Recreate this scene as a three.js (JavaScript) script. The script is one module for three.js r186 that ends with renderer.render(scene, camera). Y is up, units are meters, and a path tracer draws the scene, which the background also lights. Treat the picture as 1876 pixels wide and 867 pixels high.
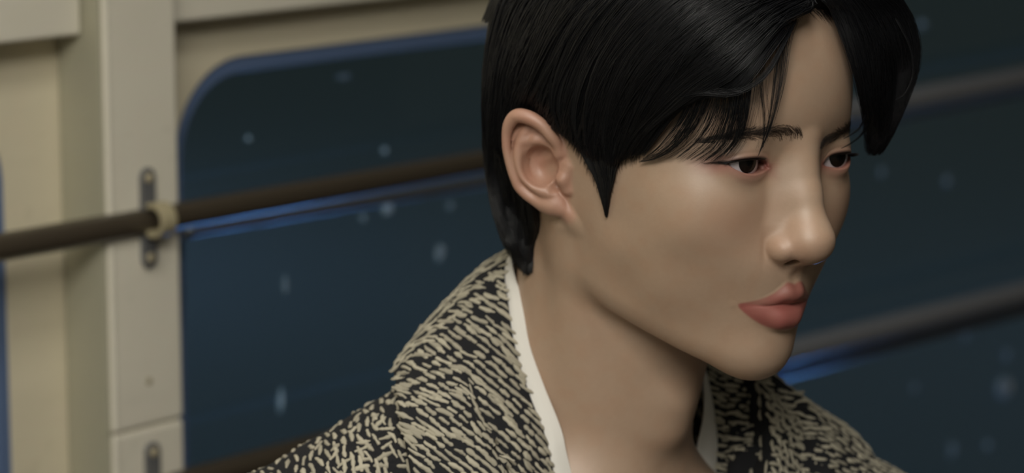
import * as THREE from 'three';
import { RoundedBoxGeometry } from 'three/addons/geometries/RoundedBoxGeometry.js';
import { mergeGeometries } from 'three/addons/utils/BufferGeometryUtils.js';
import { RectAreaLightUniformsLib } from 'three/addons/lights/RectAreaLightUniformsLib.js';

// ---------- camera, sky, lights, exposure ----------
const scene = new THREE.Scene();
const FOV = 2 * Math.atan(433.5 / 5400) * 180 / Math.PI, PITCH = Math.atan(975 / 5400);
const camera = new THREE.PerspectiveCamera(FOV, 1876 / 867, 0.05, 200);
camera.position.set(0, 1.44, 0);
camera.rotation.set(-PITCH, 0, 0);
camera.focus = 1.445;
camera.userData.fStop = 6.6;
scene.add(camera);
scene.background = new THREE.Color().setRGB(0.039, 0.047, 0.043);   // a dark winter evening sky
const renderer = new THREE.WebGLRenderer({ antialias: true });
renderer.toneMapping = THREE.LinearToneMapping;
renderer.toneMappingExposure = 0.82;
renderer.shadowMap.enabled = true;
RectAreaLightUniformsLib.init();
// ceiling lamps of the carriage: [distance along the window wall, distance from it, length, width, brightness]
const LAMP_Y = 2.2;
const CEILING_LAMPS = [[-1.72, 1.48, 1.2, 0.8, 14.2], [-0.48, 0.8, 0.6, 0.3, 7.5]];

// ---------- implicit modelling ----------
const smin = (a, b, k) => { const h = Math.max(k - Math.abs(a - b), 0) / k; return Math.min(a, b) - h * h * k * 0.25; };
const smax = (a, b, k) => -smin(-a, -b, k);
const clamp = (x, a, b) => Math.min(b, Math.max(a, x));
const sstep = (a, b, x) => { const t = clamp((x - a) / (b - a), 0, 1); return t * t * (3 - 2 * t); };
const mixn = (a, b, t) => a + (b - a) * t;
// distance to a tapered capsule
function cone(px, py, pz, a, b, ra, rb) {
  const dx = b[0] - a[0], dy = b[1] - a[1], dz = b[2] - a[2], x = px - a[0], y = py - a[1], z = pz - a[2];
  const t = clamp((x * dx + y * dy + z * dz) / (dx * dx + dy * dy + dz * dz), 0, 1);
  return Math.hypot(x - t * dx, y - t * dy, z - t * dz) - (ra + (rb - ra) * t);
}
function ellip(px, py, pz, c, r) {
  const x = (px - c[0]) / r[0], y = (py - c[1]) / r[1], z = (pz - c[2]) / r[2];
  const k0 = Math.hypot(x, y, z), k1 = Math.hypot(x / r[0], y / r[1], z / r[2]);
  return k1 < 1e-9 ? -Math.min(...r) : k0 * (k0 - 1) / k1;
}
const gauss = (x, y, z, c, s) => Math.exp(-0.5 * (((x - c[0]) / s[0]) ** 2 + ((y - c[1]) / s[1]) ** 2 + ((z - c[2]) / s[2]) ** 2));
function pchip(xs, ys) {                       // monotone cubic through the points, flat ends
  const n = xs.length, d = [], m = [];
  for (let i = 0; i < n - 1; i++) d[i] = (ys[i + 1] - ys[i]) / (xs[i + 1] - xs[i]);
  m[0] = 0; m[n - 1] = 0;
  for (let i = 1; i < n - 1; i++) m[i] = d[i - 1] * d[i] <= 0 ? 0 : 2 * d[i - 1] * d[i] / (d[i - 1] + d[i]);
  return (x) => {
    if (x <= xs[0]) return ys[0]; if (x >= xs[n - 1]) return ys[n - 1];
    let i = 0; while (x > xs[i + 1]) i++;
    const h = xs[i + 1] - xs[i], t = (x - xs[i]) / h, t2 = t * t, t3 = t2 * t;
    return (2 * t3 - 3 * t2 + 1) * ys[i] + (t3 - 2 * t2 + t) * h * m[i] + (-2 * t3 + 3 * t2) * ys[i + 1] + (t3 - t2) * h * m[i + 1];
  };
}
function spline(xs, ys) {                      // Catmull-Rom through the points, free ends
  const n = xs.length, m = [];
  for (let i = 0; i < n; i++) { const a = Math.max(i - 1, 0), b = Math.min(i + 1, n - 1); m[i] = (ys[b] - ys[a]) / (xs[b] - xs[a]); }
  return (x) => {
    x = clamp(x, xs[0], xs[n - 1]);
    let i = 0; while (i < n - 2 && x > xs[i + 1]) i++;
    const h = xs[i + 1] - xs[i], t = (x - xs[i]) / h, t2 = t * t, t3 = t2 * t;
    return (2 * t3 - 3 * t2 + 1) * ys[i] + (t3 - 2 * t2 + t) * h * m[i] + (-2 * t3 + 3 * t2) * ys[i + 1] + (t3 - t2) * h * m[i + 1];
  };
}
// the head without its features: horizontal sections as [x, z] from the front to the back, millimetres, origin between the pupils, z forward
const AXIS = -80;
const SECTIONS = [
  [95, [[0, -22], [22, -26], [40, -38], [54, -58], [60, -85], [54, -120], [35, -148], [0, -158]]],
  [75, [[0, -3], [24, -7], [44, -20], [59, -44], [69, -80], [66, -120], [45, -156], [0, -170]]],
  [50, [[0, 10.5], [24, 7], [44, -8], [59, -32], [69, -60], [75, -92], [70, -132], [48, -166], [0, -180]]],
  [22, [[0, 15], [15, 14], [30, 10], [44, -1], [55, -17], [63, -38], [69, -62], [75, -95], [70, -136], [46, -170], [0, -184]]],
  [8, [[0, 14], [11, 10], [20, 7.5], [31, 7], [43, 0], [53, -10], [62, -29], [68, -56], [74, -92], [70, -136], [46, -170], [0, -184]]],
  [-4, [[0, 12], [11, 7], [19, 4.5], [31, 4], [43, -1], [54, -9], [62, -24], [67.5, -50], [72.5, -88], [69, -134], [46, -166], [0, -180]]],
  [-20, [[0, 9], [14, 7], [28, 8], [42, 5.5], [55, -3.5], [64, -21.5], [67, -48], [71, -80], [68, -125], [45, -158], [0, -172]]],
  [-40, [[0, 9], [14, 8], [27, 7], [42, 3], [56, -7.5], [63, -30], [65, -58], [67, -85], [62, -120], [42, -148], [0, -160]]],
  [-55, [[0, 13.5], [11, 12.5], [21, 10.5], [33, 4], [45, -6], [56, -22.5], [62.5, -47], [63, -80], [58, -112], [40, -140], [0, -150]]],
  [-74, [[0, 11.5], [11, 10.5], [20, 5.5], [31, -3], [42, -13.5], [52.5, -30.5], [56, -56], [59, -80], [54, -108], [38, -130], [0, -140]]],
  [-92, [[0, 7], [10, 6], [19, 1], [29, -9], [38, -22], [46, -40], [52, -62], [54, -80], [50, -105], [36, -125], [0, -135]]],
  [-108, [[0, 5], [9, 3.5], [17, -1.5], [26, -11], [34, -25], [41, -43], [47, -64], [50, -80], [46, -102], [34, -120], [0, -130]]],
  [-125, [[0, -6], [9, -8], [16, -12], [24, -21], [31, -34], [37, -50], [43, -68], [46, -80], [43, -100], [32, -116], [0, -126]]],
];
const RT = 180, RY0 = -140, RY1 = 100, RN = 241;
const RGRID = (() => {
  const rows = SECTIONS.map(([y, p]) => pchip(p.map(([x, z]) => Math.atan2(x, z - AXIS)), p.map(([x, z]) => Math.hypot(x, z - AXIS))));
  const g = new Float32Array((RT + 3) * RN), order = SECTIONS.map((_, i) => i).reverse();
  for (let i = -1; i <= RT + 1; i++) {
    const th = Math.abs(i) * Math.PI / RT, s = spline(order.map((k) => SECTIONS[k][0]), order.map((k) => rows[k](Math.min(th, 2 * Math.PI - th))));
    for (let j = 0; j < RN; j++) g[(i + 1) * RN + j] = s(RY0 + j * (RY1 - RY0) / (RN - 1));
  }
  const blur = (src, sx, sy) => {
    const out = new Float32Array(src.length), at = (i, j) => src[clamp(i < 1 ? 2 - i : i > RT + 1 ? 2 * RT + 2 - i : i, 0, RT + 2) * RN + clamp(j, 0, RN - 1)];
    for (let i = 0; i < RT + 3; i++) for (let j = 0; j < RN; j++) {
      let a = 0, w = 0;
      for (let k = -15; k <= 15; k++) { const e = Math.exp(-0.5 * (k / (sx || sy)) ** 2); a += e * (sx ? at(i + k, j) : at(i, j + k)); w += e; }
      out[i * RN + j] = a / w;
    }
    return out;
  };
  return blur(blur(g, 3.5, 0), 0, 5.5);
})();
const cr = (a, b, c, d, t) => b + 0.5 * t * (c - a + t * (2 * a - 5 * b + 4 * c - d + t * (3 * (b - c) + d - a)));
function headRadius(th, y) {
  const u = th * RT / Math.PI, v = clamp((y - RY0) / (RY1 - RY0) * (RN - 1), 1, RN - 3), i = Math.min(Math.floor(u), RT - 1), j = Math.floor(v), fu = u - i, fv = v - j;
  const col = (k) => { const o = clamp(k + 1, 0, RT + 2) * RN + j; return cr(RGRID[o - 1], RGRID[o], RGRID[o + 1], RGRID[o + 2], fv); };
  return cr(col(i - 1), col(i), col(i + 1), col(i + 2), fu);
}
// the eyes: eyelid edges as heights over x (right and left alike)
const EYE = [33, -2, -4.8], EYE_R = 12, LID_R = 13.4;
const lidTop = spline([20, 21, 22.5, 25, 28, 32, 37, 41, 43.5, 45], [-4.6, -2.3, -0.9, 0.1, 0.7, 1.0, 0.8, 0.1, -0.9, -2.1]);
const lidLow = spline([20, 21, 22.5, 25, 28, 32, 37, 41, 43.5, 45], [-4.6, -5.0, -5.5, -6.1, -6.6, -6.8, -6.3, -4.9, -3.3, -2.1]);
function aperture(x, y) {                       // below 0 inside the opening of the eye
  const d = Math.max(y - lidTop(x), lidLow(x) - y) * 0.9;
  return Math.max(d, 20 - x, x - 45);
}
// lips
const UP_LIP = [[0, -69.5, 11.5, 4.9], [5.5, -69.2, 10.9, 4.7], [12, -72.2, 7.3, 3.3], [19, -74.4, 2.3, 2.0], [26, -75.3, -4, 1.3]];
const LOW_LIP = [[0, -82.5, 8.0, 6.9], [7, -82.2, 7.2, 6.7], [14, -80, 3.8, 5.3], [20, -77.8, 0, 3.8], [26, -75.6, -4.4, 1.6]];
const table = (f, lo, hi, n) => { const t = Float64Array.from({ length: n + 3 }, (_, i) => f(lo + (i - 1) * (hi - lo) / n)); return (x) => { const u = clamp((x - lo) / (hi - lo), 0, 1) * n, i = Math.min(Math.floor(u), n - 1); return cr(t[i], t[i + 1], t[i + 2], t[Math.min(i + 3, n + 2)], u - i); }; };
const lipOf = (p) => [1, 2, 3].map((c) => { const f = spline([-p[1][0], ...p.map((q) => q[0])], [p[1][c], ...p.map((q) => q[c])]); return table(f, 0, 26, 60); });
const UP = lipOf(UP_LIP), LOW = lipOf(LOW_LIP);
function lip(x, y, z, [fy, fz, fr]) { const q = Math.min(x, 26); return (Math.hypot(x - q, y - fy(q), z - fz(q)) - fr(q)) * 0.8; }
// a curve [x, y, z, radius] in space and the distance to the tube around it
function curve4(p, n) {
  const t = p.map((_, i) => i), f = [0, 1, 2, 3].map((c) => table(spline(t, p.map((q) => q[c])), 0, p.length - 1, n * 2)), at = Array.from({ length: n }, (_, i) => f.map((g) => g(i * (p.length - 1) / (n - 1))));
  return { f, at, scale: (p.length - 1) / (n - 1) };
}
function tube(x, y, z, C) {
  let best = 1e9, u = 0;
  for (let i = 0; i < C.at.length - 1; i++) {
    const a = C.at[i], b = C.at[i + 1], dx = b[0] - a[0], dy = b[1] - a[1], dz = b[2] - a[2], px = x - a[0], py = y - a[1], pz = z - a[2];
    const t = clamp((px * dx + py * dy + pz * dz) / (dx * dx + dy * dy + dz * dz), 0, 1), d = Math.hypot(px - t * dx, py - t * dy, pz - t * dz) - (a[3] + t * (b[3] - a[3]));
    if (d < best) { best = d; u = (i + t) * C.scale; }
  }
  return Math.hypot(x - C.f[0](u), y - C.f[1](u), z - C.f[2](u)) - C.f[3](u);
}
// the ear in its own axes: a to the back, c up, h away from the head
const EAR_AT = [-71, -20, -88], EAR_B = [-0.42, 0, -0.907], EAR_U = [-0.098, 0.994, 0.045], EAR_N = [-0.902, -0.108, 0.418];
const HELIX = curve4([[3.5, 9, 1, 2.2], [4.5, 14, 3, 2.7], [7.2, 18.4, 4.8, 3.1], [12, 23.6, 6, 3.4], [18, 26.6, 6.6, 3.7], [24, 27.2, 6.6, 3.8], [27.8, 25.4, 6.2, 3.6], [30.6, 21, 6, 3.1], [31.8, 15.5, 5.8, 2.5], [31.6, 8.5, 5.4, 2.3], [30.6, 3.5, 5, 2.3], [29.2, -1.5, 4.6, 2.4], [27.2, -6.8, 4.1, 2.5], [24.7, -11.8, 3.2, 2.7], [20, -15.8, 2.2, 3], [14, -18.6, 1.2, 3.4], [9, -19.5, 0.8, 3.6]], 40);
const ANTIHELIX = curve4([[22, 20, 1.8, 1.8], [24.3, 14, 2.8, 2.4], [25.6, 8, 3.4, 2.8], [25.2, 1.5, 3.4, 2.9], [22.6, -5, 3.2, 2.8], [17.5, -9.5, 3, 2.8], [12, -12, 3, 2.9], [8.5, -12.6, 2.6, 2.4]], 18);
const CRUS = curve4([[15, 1, -7, 1], [11.5, 3.5, -5, 1.5], [7, 6.5, -2.2, 2], [3.5, 9, 0.4, 2.4]], 8);
function ear(x, y, z) {
  const px = -x - EAR_AT[0], py = y - EAR_AT[1], pz = z - EAR_AT[2];
  const a = px * EAR_B[0] + pz * EAR_B[2], c = px * EAR_U[0] + py * EAR_U[1] + pz * EAR_U[2], h = px * EAR_N[0] + py * EAR_N[1] + pz * EAR_N[2];
  const far = Math.hypot((a - 16) , (c - 2), h) - 44; if (far > 12) return far;
  let d = ellip(a, c, h, [18.5, 6, 0.6], [16, 23, 3.2]);
  d = smin(d, ellip(a, c, h, [10, -1, -6], [12, 17, 8]), 5);
  d = smin(d, tube(a, c, h, ANTIHELIX), 2.6);
  d = smin(d, cone(a, c, h, [24.5, 12.5, 2.6], [17, 14.3, 1.8], 2.3, 2.2), 2);
  d = smin(d, cone(a, c, h, [17, 14.3, 1.8], [8, 15.3, 0.5], 2.2, 1.8), 2);
  d = smax(d, -ellip(a, c, h, [13.2, 1, 2.5], [9.6, 10.6, 9]), 2.6);
  d = smax(d, -ellip(a, c, h, [4.5, -9, 3], [3.2, 4.2, 6]), 2);
  d = smin(d, tube(a, c, h, HELIX), 1.6);
  d = smin(d, tube(a, c, h, CRUS), 4);
  d = smin(d, ellip(a, c, h, [7.5, -18.5, 0.4], [7.5, 6.6, 3.3]), 4);
  d = smin(d, cone(a, c, h, [5, -20, 0], [-4, -24, -3], 3.4, 4), 4);
  d = smin(d, cone(a, c, h, [-2, 2.5, 0.5], [0.6, -4.5, 2], 3, 2.8), 3);
  d = smin(d, cone(a, c, h, [0.6, -4.5, 2], [-1.5, -10, 0], 2.8, 3), 3);
  return d;
}
function headField(sx, y, z) {
  const x = Math.abs(sx), r = Math.hypot(x, z - AXIS), th = Math.atan2(x, z - AXIS);
  let d = (r - headRadius(th, y)) * 0.88;
  d = smax(d, (y - 82) , 30);
  d = smin(d, ellip(x, y, z, [0, 34, -85], [76, 84, 98]), 12);
  // lower border of the jaw, then chin
  d = smax(d, -(y + 118.6 + 0.355 * (z + 6)) * 0.942, 17);
  d = smin(d, ellip(x, y, z, [0, -103, -12.5], [15, 14, 15]), 14);
  const front = z > -30;
  // neck, with the cords at the sides and the throat
  let n = cone(x, y, z, [0, -40, -108], [0, -200, -140], 53, 55);
  n = smin(n, cone(x, y, z, [0, -110, -84], [0, -200, -112], 30, 34), 20);
  n = smin(n, cone(x, y, z, [50, -50, -100], [14, -215, -100], 13, 11), 12);
  n = smin(n, cone(x, y, z, [0, -146, -68], [0, -158, -71], 6, 6), 24);
  n = smin(n, cone(x, y, z, [0, -200, -135], [105, -268, -150], 42, 30), 34);
  d = smin(d, n, 9);
  if (front && y > -70 && y < 50) {
    // nose
    let s = cone(x, y, z, [0, 8, 5.5], [0, -18, 13.2], 8.2, 7.6);
    s = smin(s, cone(x, y, z, [0, -18, 13.2], [0, -39.5, 21.6], 7.6, 8.6), 4);
    s = smin(s, cone(x, y, z, [7, -12, 1], [9.5, -34, 4.5], 7, 7), 11);
    s = smin(s, ellip(x, y, z, [0, -40.8, 21.3], [9.5, 7.6, 8.8]), 9);
    s = smin(s, cone(x, y, z, [0, -46, 20.5], [0, -50.5, 11], 3.8, 4.6), 4);
    const wing = smin(s, ellip(x, y, z, [12.2, -45, 12.5], [7.4, 7.4, 10]), 4.5);
    d = smin(d, smin(s, 1e3, 1), 8); d = smin(d, wing, mixn(7, 2, sstep(9, 19, x) * sstep(-30, -47, y)));
    d += 0.5 * gauss(x, y, z, [19.6, -46, 9], [1.5, 5, 5]);        // groove behind the wing
    d = smax(d, -ellip(x, y, z, [7.5, -49.8, 15.8], [3.6, 3.3, 5.6]), 2);
    // eyes: the lids lie on the eyeball, the opening is cut through them
    const e = Math.hypot(x - EYE[0], y - EYE[1], z - EYE[2]);
    const lid = e - LID_R;
    d = smin(d, lid, 7);
    const crease = y - (lidTop(x) + 3.2 - 0.06 * Math.max(0, x - 34));
    d += 0.22 * Math.exp(-0.5 * (crease / 0.7) ** 2) * sstep(17, 22, x) * sstep(50, 42, x) * sstep(12, 2, Math.abs(lid));
    const under = y - (lidLow(x) - 5.0);
    d -= 0.5 * Math.exp(-0.5 * ((under - 2.2) / 1.7) ** 2) * sstep(19, 26, x) * sstep(46, 38, x) * sstep(8, 2, Math.abs(lid));
    if (z > -10 && x > 12 && x < 52) { d = smax(d, -Math.max(aperture(x, y), -(e - 10.6)), 0.9); d = smin(d, ellip(x, y, z, [21.3, -4.2, 2.6], [2.3, 1.5, 3]), 1.5); }
  }
  if (front && y < -50 && y > -100) {
    d += 0.6 * gauss(x, y, z, [0, -57.5, 14], [2.6, 3.8, 9]) - 0.2 * gauss(x, y, z, [5, -59, 14], [2, 5, 9]);   // philtrum
    const u = lip(x, y, z, UP), l = lip(x, y, z, LOW);
    const lips = smin(u, l, 0.5) + 0.75 * Math.exp(-(((u - l) / 0.8) ** 2)) * sstep(27.5, 23, x);
    d = smin(d, lips, 2.8);
  }
  d = smin(d, ear(x, y, z), mixn(3, 11, sstep(-40, -54, y)));
  return d;
}
// surface nets over the blocks that the surface crosses, then vertices pulled onto the surface; returns { pos, idx }
function meshField(f, lo, hi, cell, slope = 1.3) {
  const B = 8, n = [0, 1, 2].map((k) => Math.ceil((hi[k] - lo[k]) / (cell * B)));
  const N = n.map((v) => v * B + 1), val = new Map(), verts = new Map(), pos = [], idx = [], active = [];
  const half = cell * B * 0.5, reach = half * Math.sqrt(3) * slope + cell;
  for (let i = 0; i < n[0]; i++) for (let j = 0; j < n[1]; j++) for (let k = 0; k < n[2]; k++)
    if (Math.abs(f(lo[0] + (2 * i + 1) * half, lo[1] + (2 * j + 1) * half, lo[2] + (2 * k + 1) * half)) < reach) active.push([i, j, k]);
  const key = (i, j, k) => (i * N[1] + j) * N[2] + k;
  for (const [bi, bj, bk] of active) for (let i = bi * B; i <= bi * B + B; i++) for (let j = bj * B; j <= bj * B + B; j++) for (let k = bk * B; k <= bk * B + B; k++) {
    const q = key(i, j, k); if (!val.has(q)) val.set(q, f(lo[0] + i * cell, lo[1] + j * cell, lo[2] + k * cell));
  }
  const C = []; for (let c = 0; c < 8; c++) C.push([c & 1, (c >> 1) & 1, c >> 2]);
  const E = []; for (let a = 0; a < 8; a++) for (const b of [1, 2, 4]) if (!(a & b)) E.push([a, a | b]);
  for (const [bi, bj, bk] of active) for (let i = bi * B; i < bi * B + B; i++) for (let j = bj * B; j < bj * B + B; j++) for (let k = bk * B; k < bk * B + B; k++) {
    const v = C.map(([x, y, z]) => val.get(key(i + x, j + y, k + z)));
    let s = 0, x = 0, y = 0, z = 0, inside = 0;
    for (const q of v) if (q < 0) inside++;
    if (!inside || inside === 8) continue;
    for (const [a, b] of E) if ((v[a] < 0) !== (v[b] < 0)) { const t = v[a] / (v[a] - v[b]); x += mixn(C[a][0], C[b][0], t); y += mixn(C[a][1], C[b][1], t); z += mixn(C[a][2], C[b][2], t); s++; }
    verts.set(key(i, j, k), pos.length / 3); pos.push(lo[0] + (i + x / s) * cell, lo[1] + (j + y / s) * cell, lo[2] + (k + z / s) * cell);
  }
  const quad = (a, b, c, d, flip) => { if ([a, b, c, d].some((v) => v === undefined)) return; flip ? idx.push(a, c, b, a, d, c) : idx.push(a, b, c, a, c, d); };
  for (const [bi, bj, bk] of active) for (let i = bi * B; i < bi * B + B; i++) for (let j = bj * B; j < bj * B + B; j++) for (let k = bk * B; k < bk * B + B; k++) {
    const o = val.get(key(i, j, k)), g = (a, b, c) => verts.get(key(i - a, j - b, k - c));
    let q = val.get(key(i + 1, j, k)); if ((o < 0) !== (q < 0)) quad(g(0, 1, 1), g(0, 0, 1), g(0, 0, 0), g(0, 1, 0), o >= 0);
    q = val.get(key(i, j + 1, k)); if ((o < 0) !== (q < 0)) quad(g(1, 0, 1), g(1, 0, 0), g(0, 0, 0), g(0, 0, 1), o >= 0);
    q = val.get(key(i, j, k + 1)); if ((o < 0) !== (q < 0)) quad(g(1, 1, 0), g(0, 1, 0), g(0, 0, 0), g(1, 0, 0), o >= 0);
  }
  return { pos, idx };
}
function gradient(f, x, y, z, h) {
  const a = f(x + h, y - h, z - h), b = f(x - h, y - h, z + h), c = f(x - h, y + h, z - h), d = f(x + h, y + h, z + h);
  return [(a - b - c + d) / (4 * h), (-a - b + c + d) / (4 * h), (-a + b - c + d) / (4 * h), (a + b + c + d) / 4];
}
function pull(f, pos, from = 0, steps = 3, h = 0.2) {
  for (let v = from; v < pos.length; v += 3) for (let s = 0; s < steps; s++) {
    const [gx, gy, gz, w] = gradient(f, pos[v], pos[v + 1], pos[v + 2], h), g2 = Math.max(gx * gx + gy * gy + gz * gz, 0.05), t = clamp(w / g2, -1, 1);
    pos[v] -= gx * t; pos[v + 1] -= gy * t; pos[v + 2] -= gz * t;
  }
}
// splits every edge longer than want(midpoint), keeps the mesh closed, and pulls the new points onto the surface
function refine(f, mesh, want, passes) {
  for (let p = 0; p < passes; p++) {
    const { pos, idx } = mesh, mids = new Map(), out = [], first = pos.length, nv = pos.length / 3;
    const mid = (a, b) => {
      const k = Math.min(a, b) * nv + Math.max(a, b);
      if (mids.has(k)) return mids.get(k);
      const m = [0, 1, 2].map((c) => (pos[3 * a + c] + pos[3 * b + c]) / 2), len = Math.hypot(...[0, 1, 2].map((c) => pos[3 * a + c] - pos[3 * b + c]));
      let v = -1; if (len > want(...m)) { v = pos.length / 3; pos.push(...m); }
      mids.set(k, v); return v;
    };
    for (let t = 0; t < idx.length; t += 3) {
      let [a, b, c] = [idx[t], idx[t + 1], idx[t + 2]], x = mid(a, b), y = mid(b, c), z = mid(c, a);
      const n = (x >= 0) + (y >= 0) + (z >= 0);
      if (!n) { out.push(a, b, c); continue; }
      if (n === 3) { out.push(a, x, z, x, b, y, z, y, c, x, y, z); continue; }
      while (!(x >= 0 && (n === 1 || y >= 0))) [a, b, c, x, y, z] = [b, c, a, y, z, x];
      if (n === 1) out.push(a, x, c, x, b, c); else out.push(x, b, y, a, x, y, a, y, c);
    }
    mesh.idx = out; pull(f, pos, first, 2);
    if (pos.length === first) break;
  }
  return mesh;
}
// ---------- helpers ----------
function rng(seed) { let s = seed >>> 0; return () => { s = (s + 0x6d2b79f5) >>> 0; let t = s; t = Math.imul(t ^ (t >>> 15), t | 1); t ^= t + Math.imul(t ^ (t >>> 7), t | 61); return ((t ^ (t >>> 14)) >>> 0) / 4294967296; }; }
const names = new Map();
function numbered(n) { const k = names.get(n) || 0; names.set(n, k + 1); return k ? n + '_' + String(k).padStart(3, '0') : n; }
function mesh(name, geometry, material, parent = scene) {
  const m = new THREE.Mesh(geometry, material);
  m.name = parent === scene ? numbered(name) : name; m.castShadow = m.receiveShadow = true; parent.add(m); return m;
}
function tag(o, label, category, group) { Object.assign(o.userData, { label, category }); if (group) o.userData.group = group; return o; }
function thing(name, label, category, at = [0, 0, 0], turn = 0, group) { const o = new THREE.Group(); o.name = numbered(name); o.position.set(...at); o.rotation.y = turn; scene.add(o); return tag(o, label, category, group); }
function struct(name, geometry, material, parent) { const m = mesh(name, geometry, material, parent); if (!parent) m.userData.kind = 'structure'; return m; }
const P3 = new Float32Array(256 * 3), hash3 = (() => { const r = rng(7), p = Array.from({ length: 256 }, (_, i) => i); for (let i = 255; i > 0; i--) { const j = Math.floor(r() * (i + 1)); [p[i], p[j]] = [p[j], p[i]]; } return (x, y, z) => p[(p[(p[x & 255] + y) & 255] + z) & 255] / 255; })();
function noise(x, y, z) {                       // value noise, 0 to 1
  const i = Math.floor(x), j = Math.floor(y), k = Math.floor(z), q = (t) => t * t * (3 - 2 * t), u = q(x - i), v = q(y - j), w = q(z - k);
  const l = (a, b, t) => a + (b - a) * t, h = (a, b, c) => hash3(i + a, j + b, k + c);
  return l(l(l(h(0, 0, 0), h(1, 0, 0), u), l(h(0, 1, 0), h(1, 1, 0), u), v), l(l(h(0, 0, 1), h(1, 0, 1), u), l(h(0, 1, 1), h(1, 1, 1), u), v), w);
}
function texture(n, f, srgb, repeat) {          // f(u, v) gives [r, g, b] or a grey, 0 to 1; tiles
  const d = new Uint8Array(n * n * 4);
  for (let j = 0; j < n; j++) for (let i = 0; i < n; i++) { let c = f(i / n, j / n); if (typeof c === 'number') c = [c, c, c]; const o = 4 * (j * n + i); for (let k = 0; k < 3; k++) d[o + k] = Math.round(255 * clamp(c[k], 0, 1)); d[o + 3] = 255; }
  const t = new THREE.DataTexture(d, n, n); t.magFilter = THREE.LinearFilter; t.wrapS = t.wrapT = THREE.RepeatWrapping;
  if (srgb) t.colorSpace = THREE.SRGBColorSpace; if (repeat) t.repeat.set(repeat, repeat); t.needsUpdate = true; return t;
}
const tiled = (f, u, v, s) => { const a = noise(u * s, v * s, f), w = (t) => clamp((t - 0.85) / 0.15, 0, 1); return mixn(mixn(a, noise((u - 1) * s, v * s, f), w(u)), mixn(noise(u * s, (v - 1) * s, f), noise((u - 1) * s, (v - 1) * s, f), w(u)), w(v)); };

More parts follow.
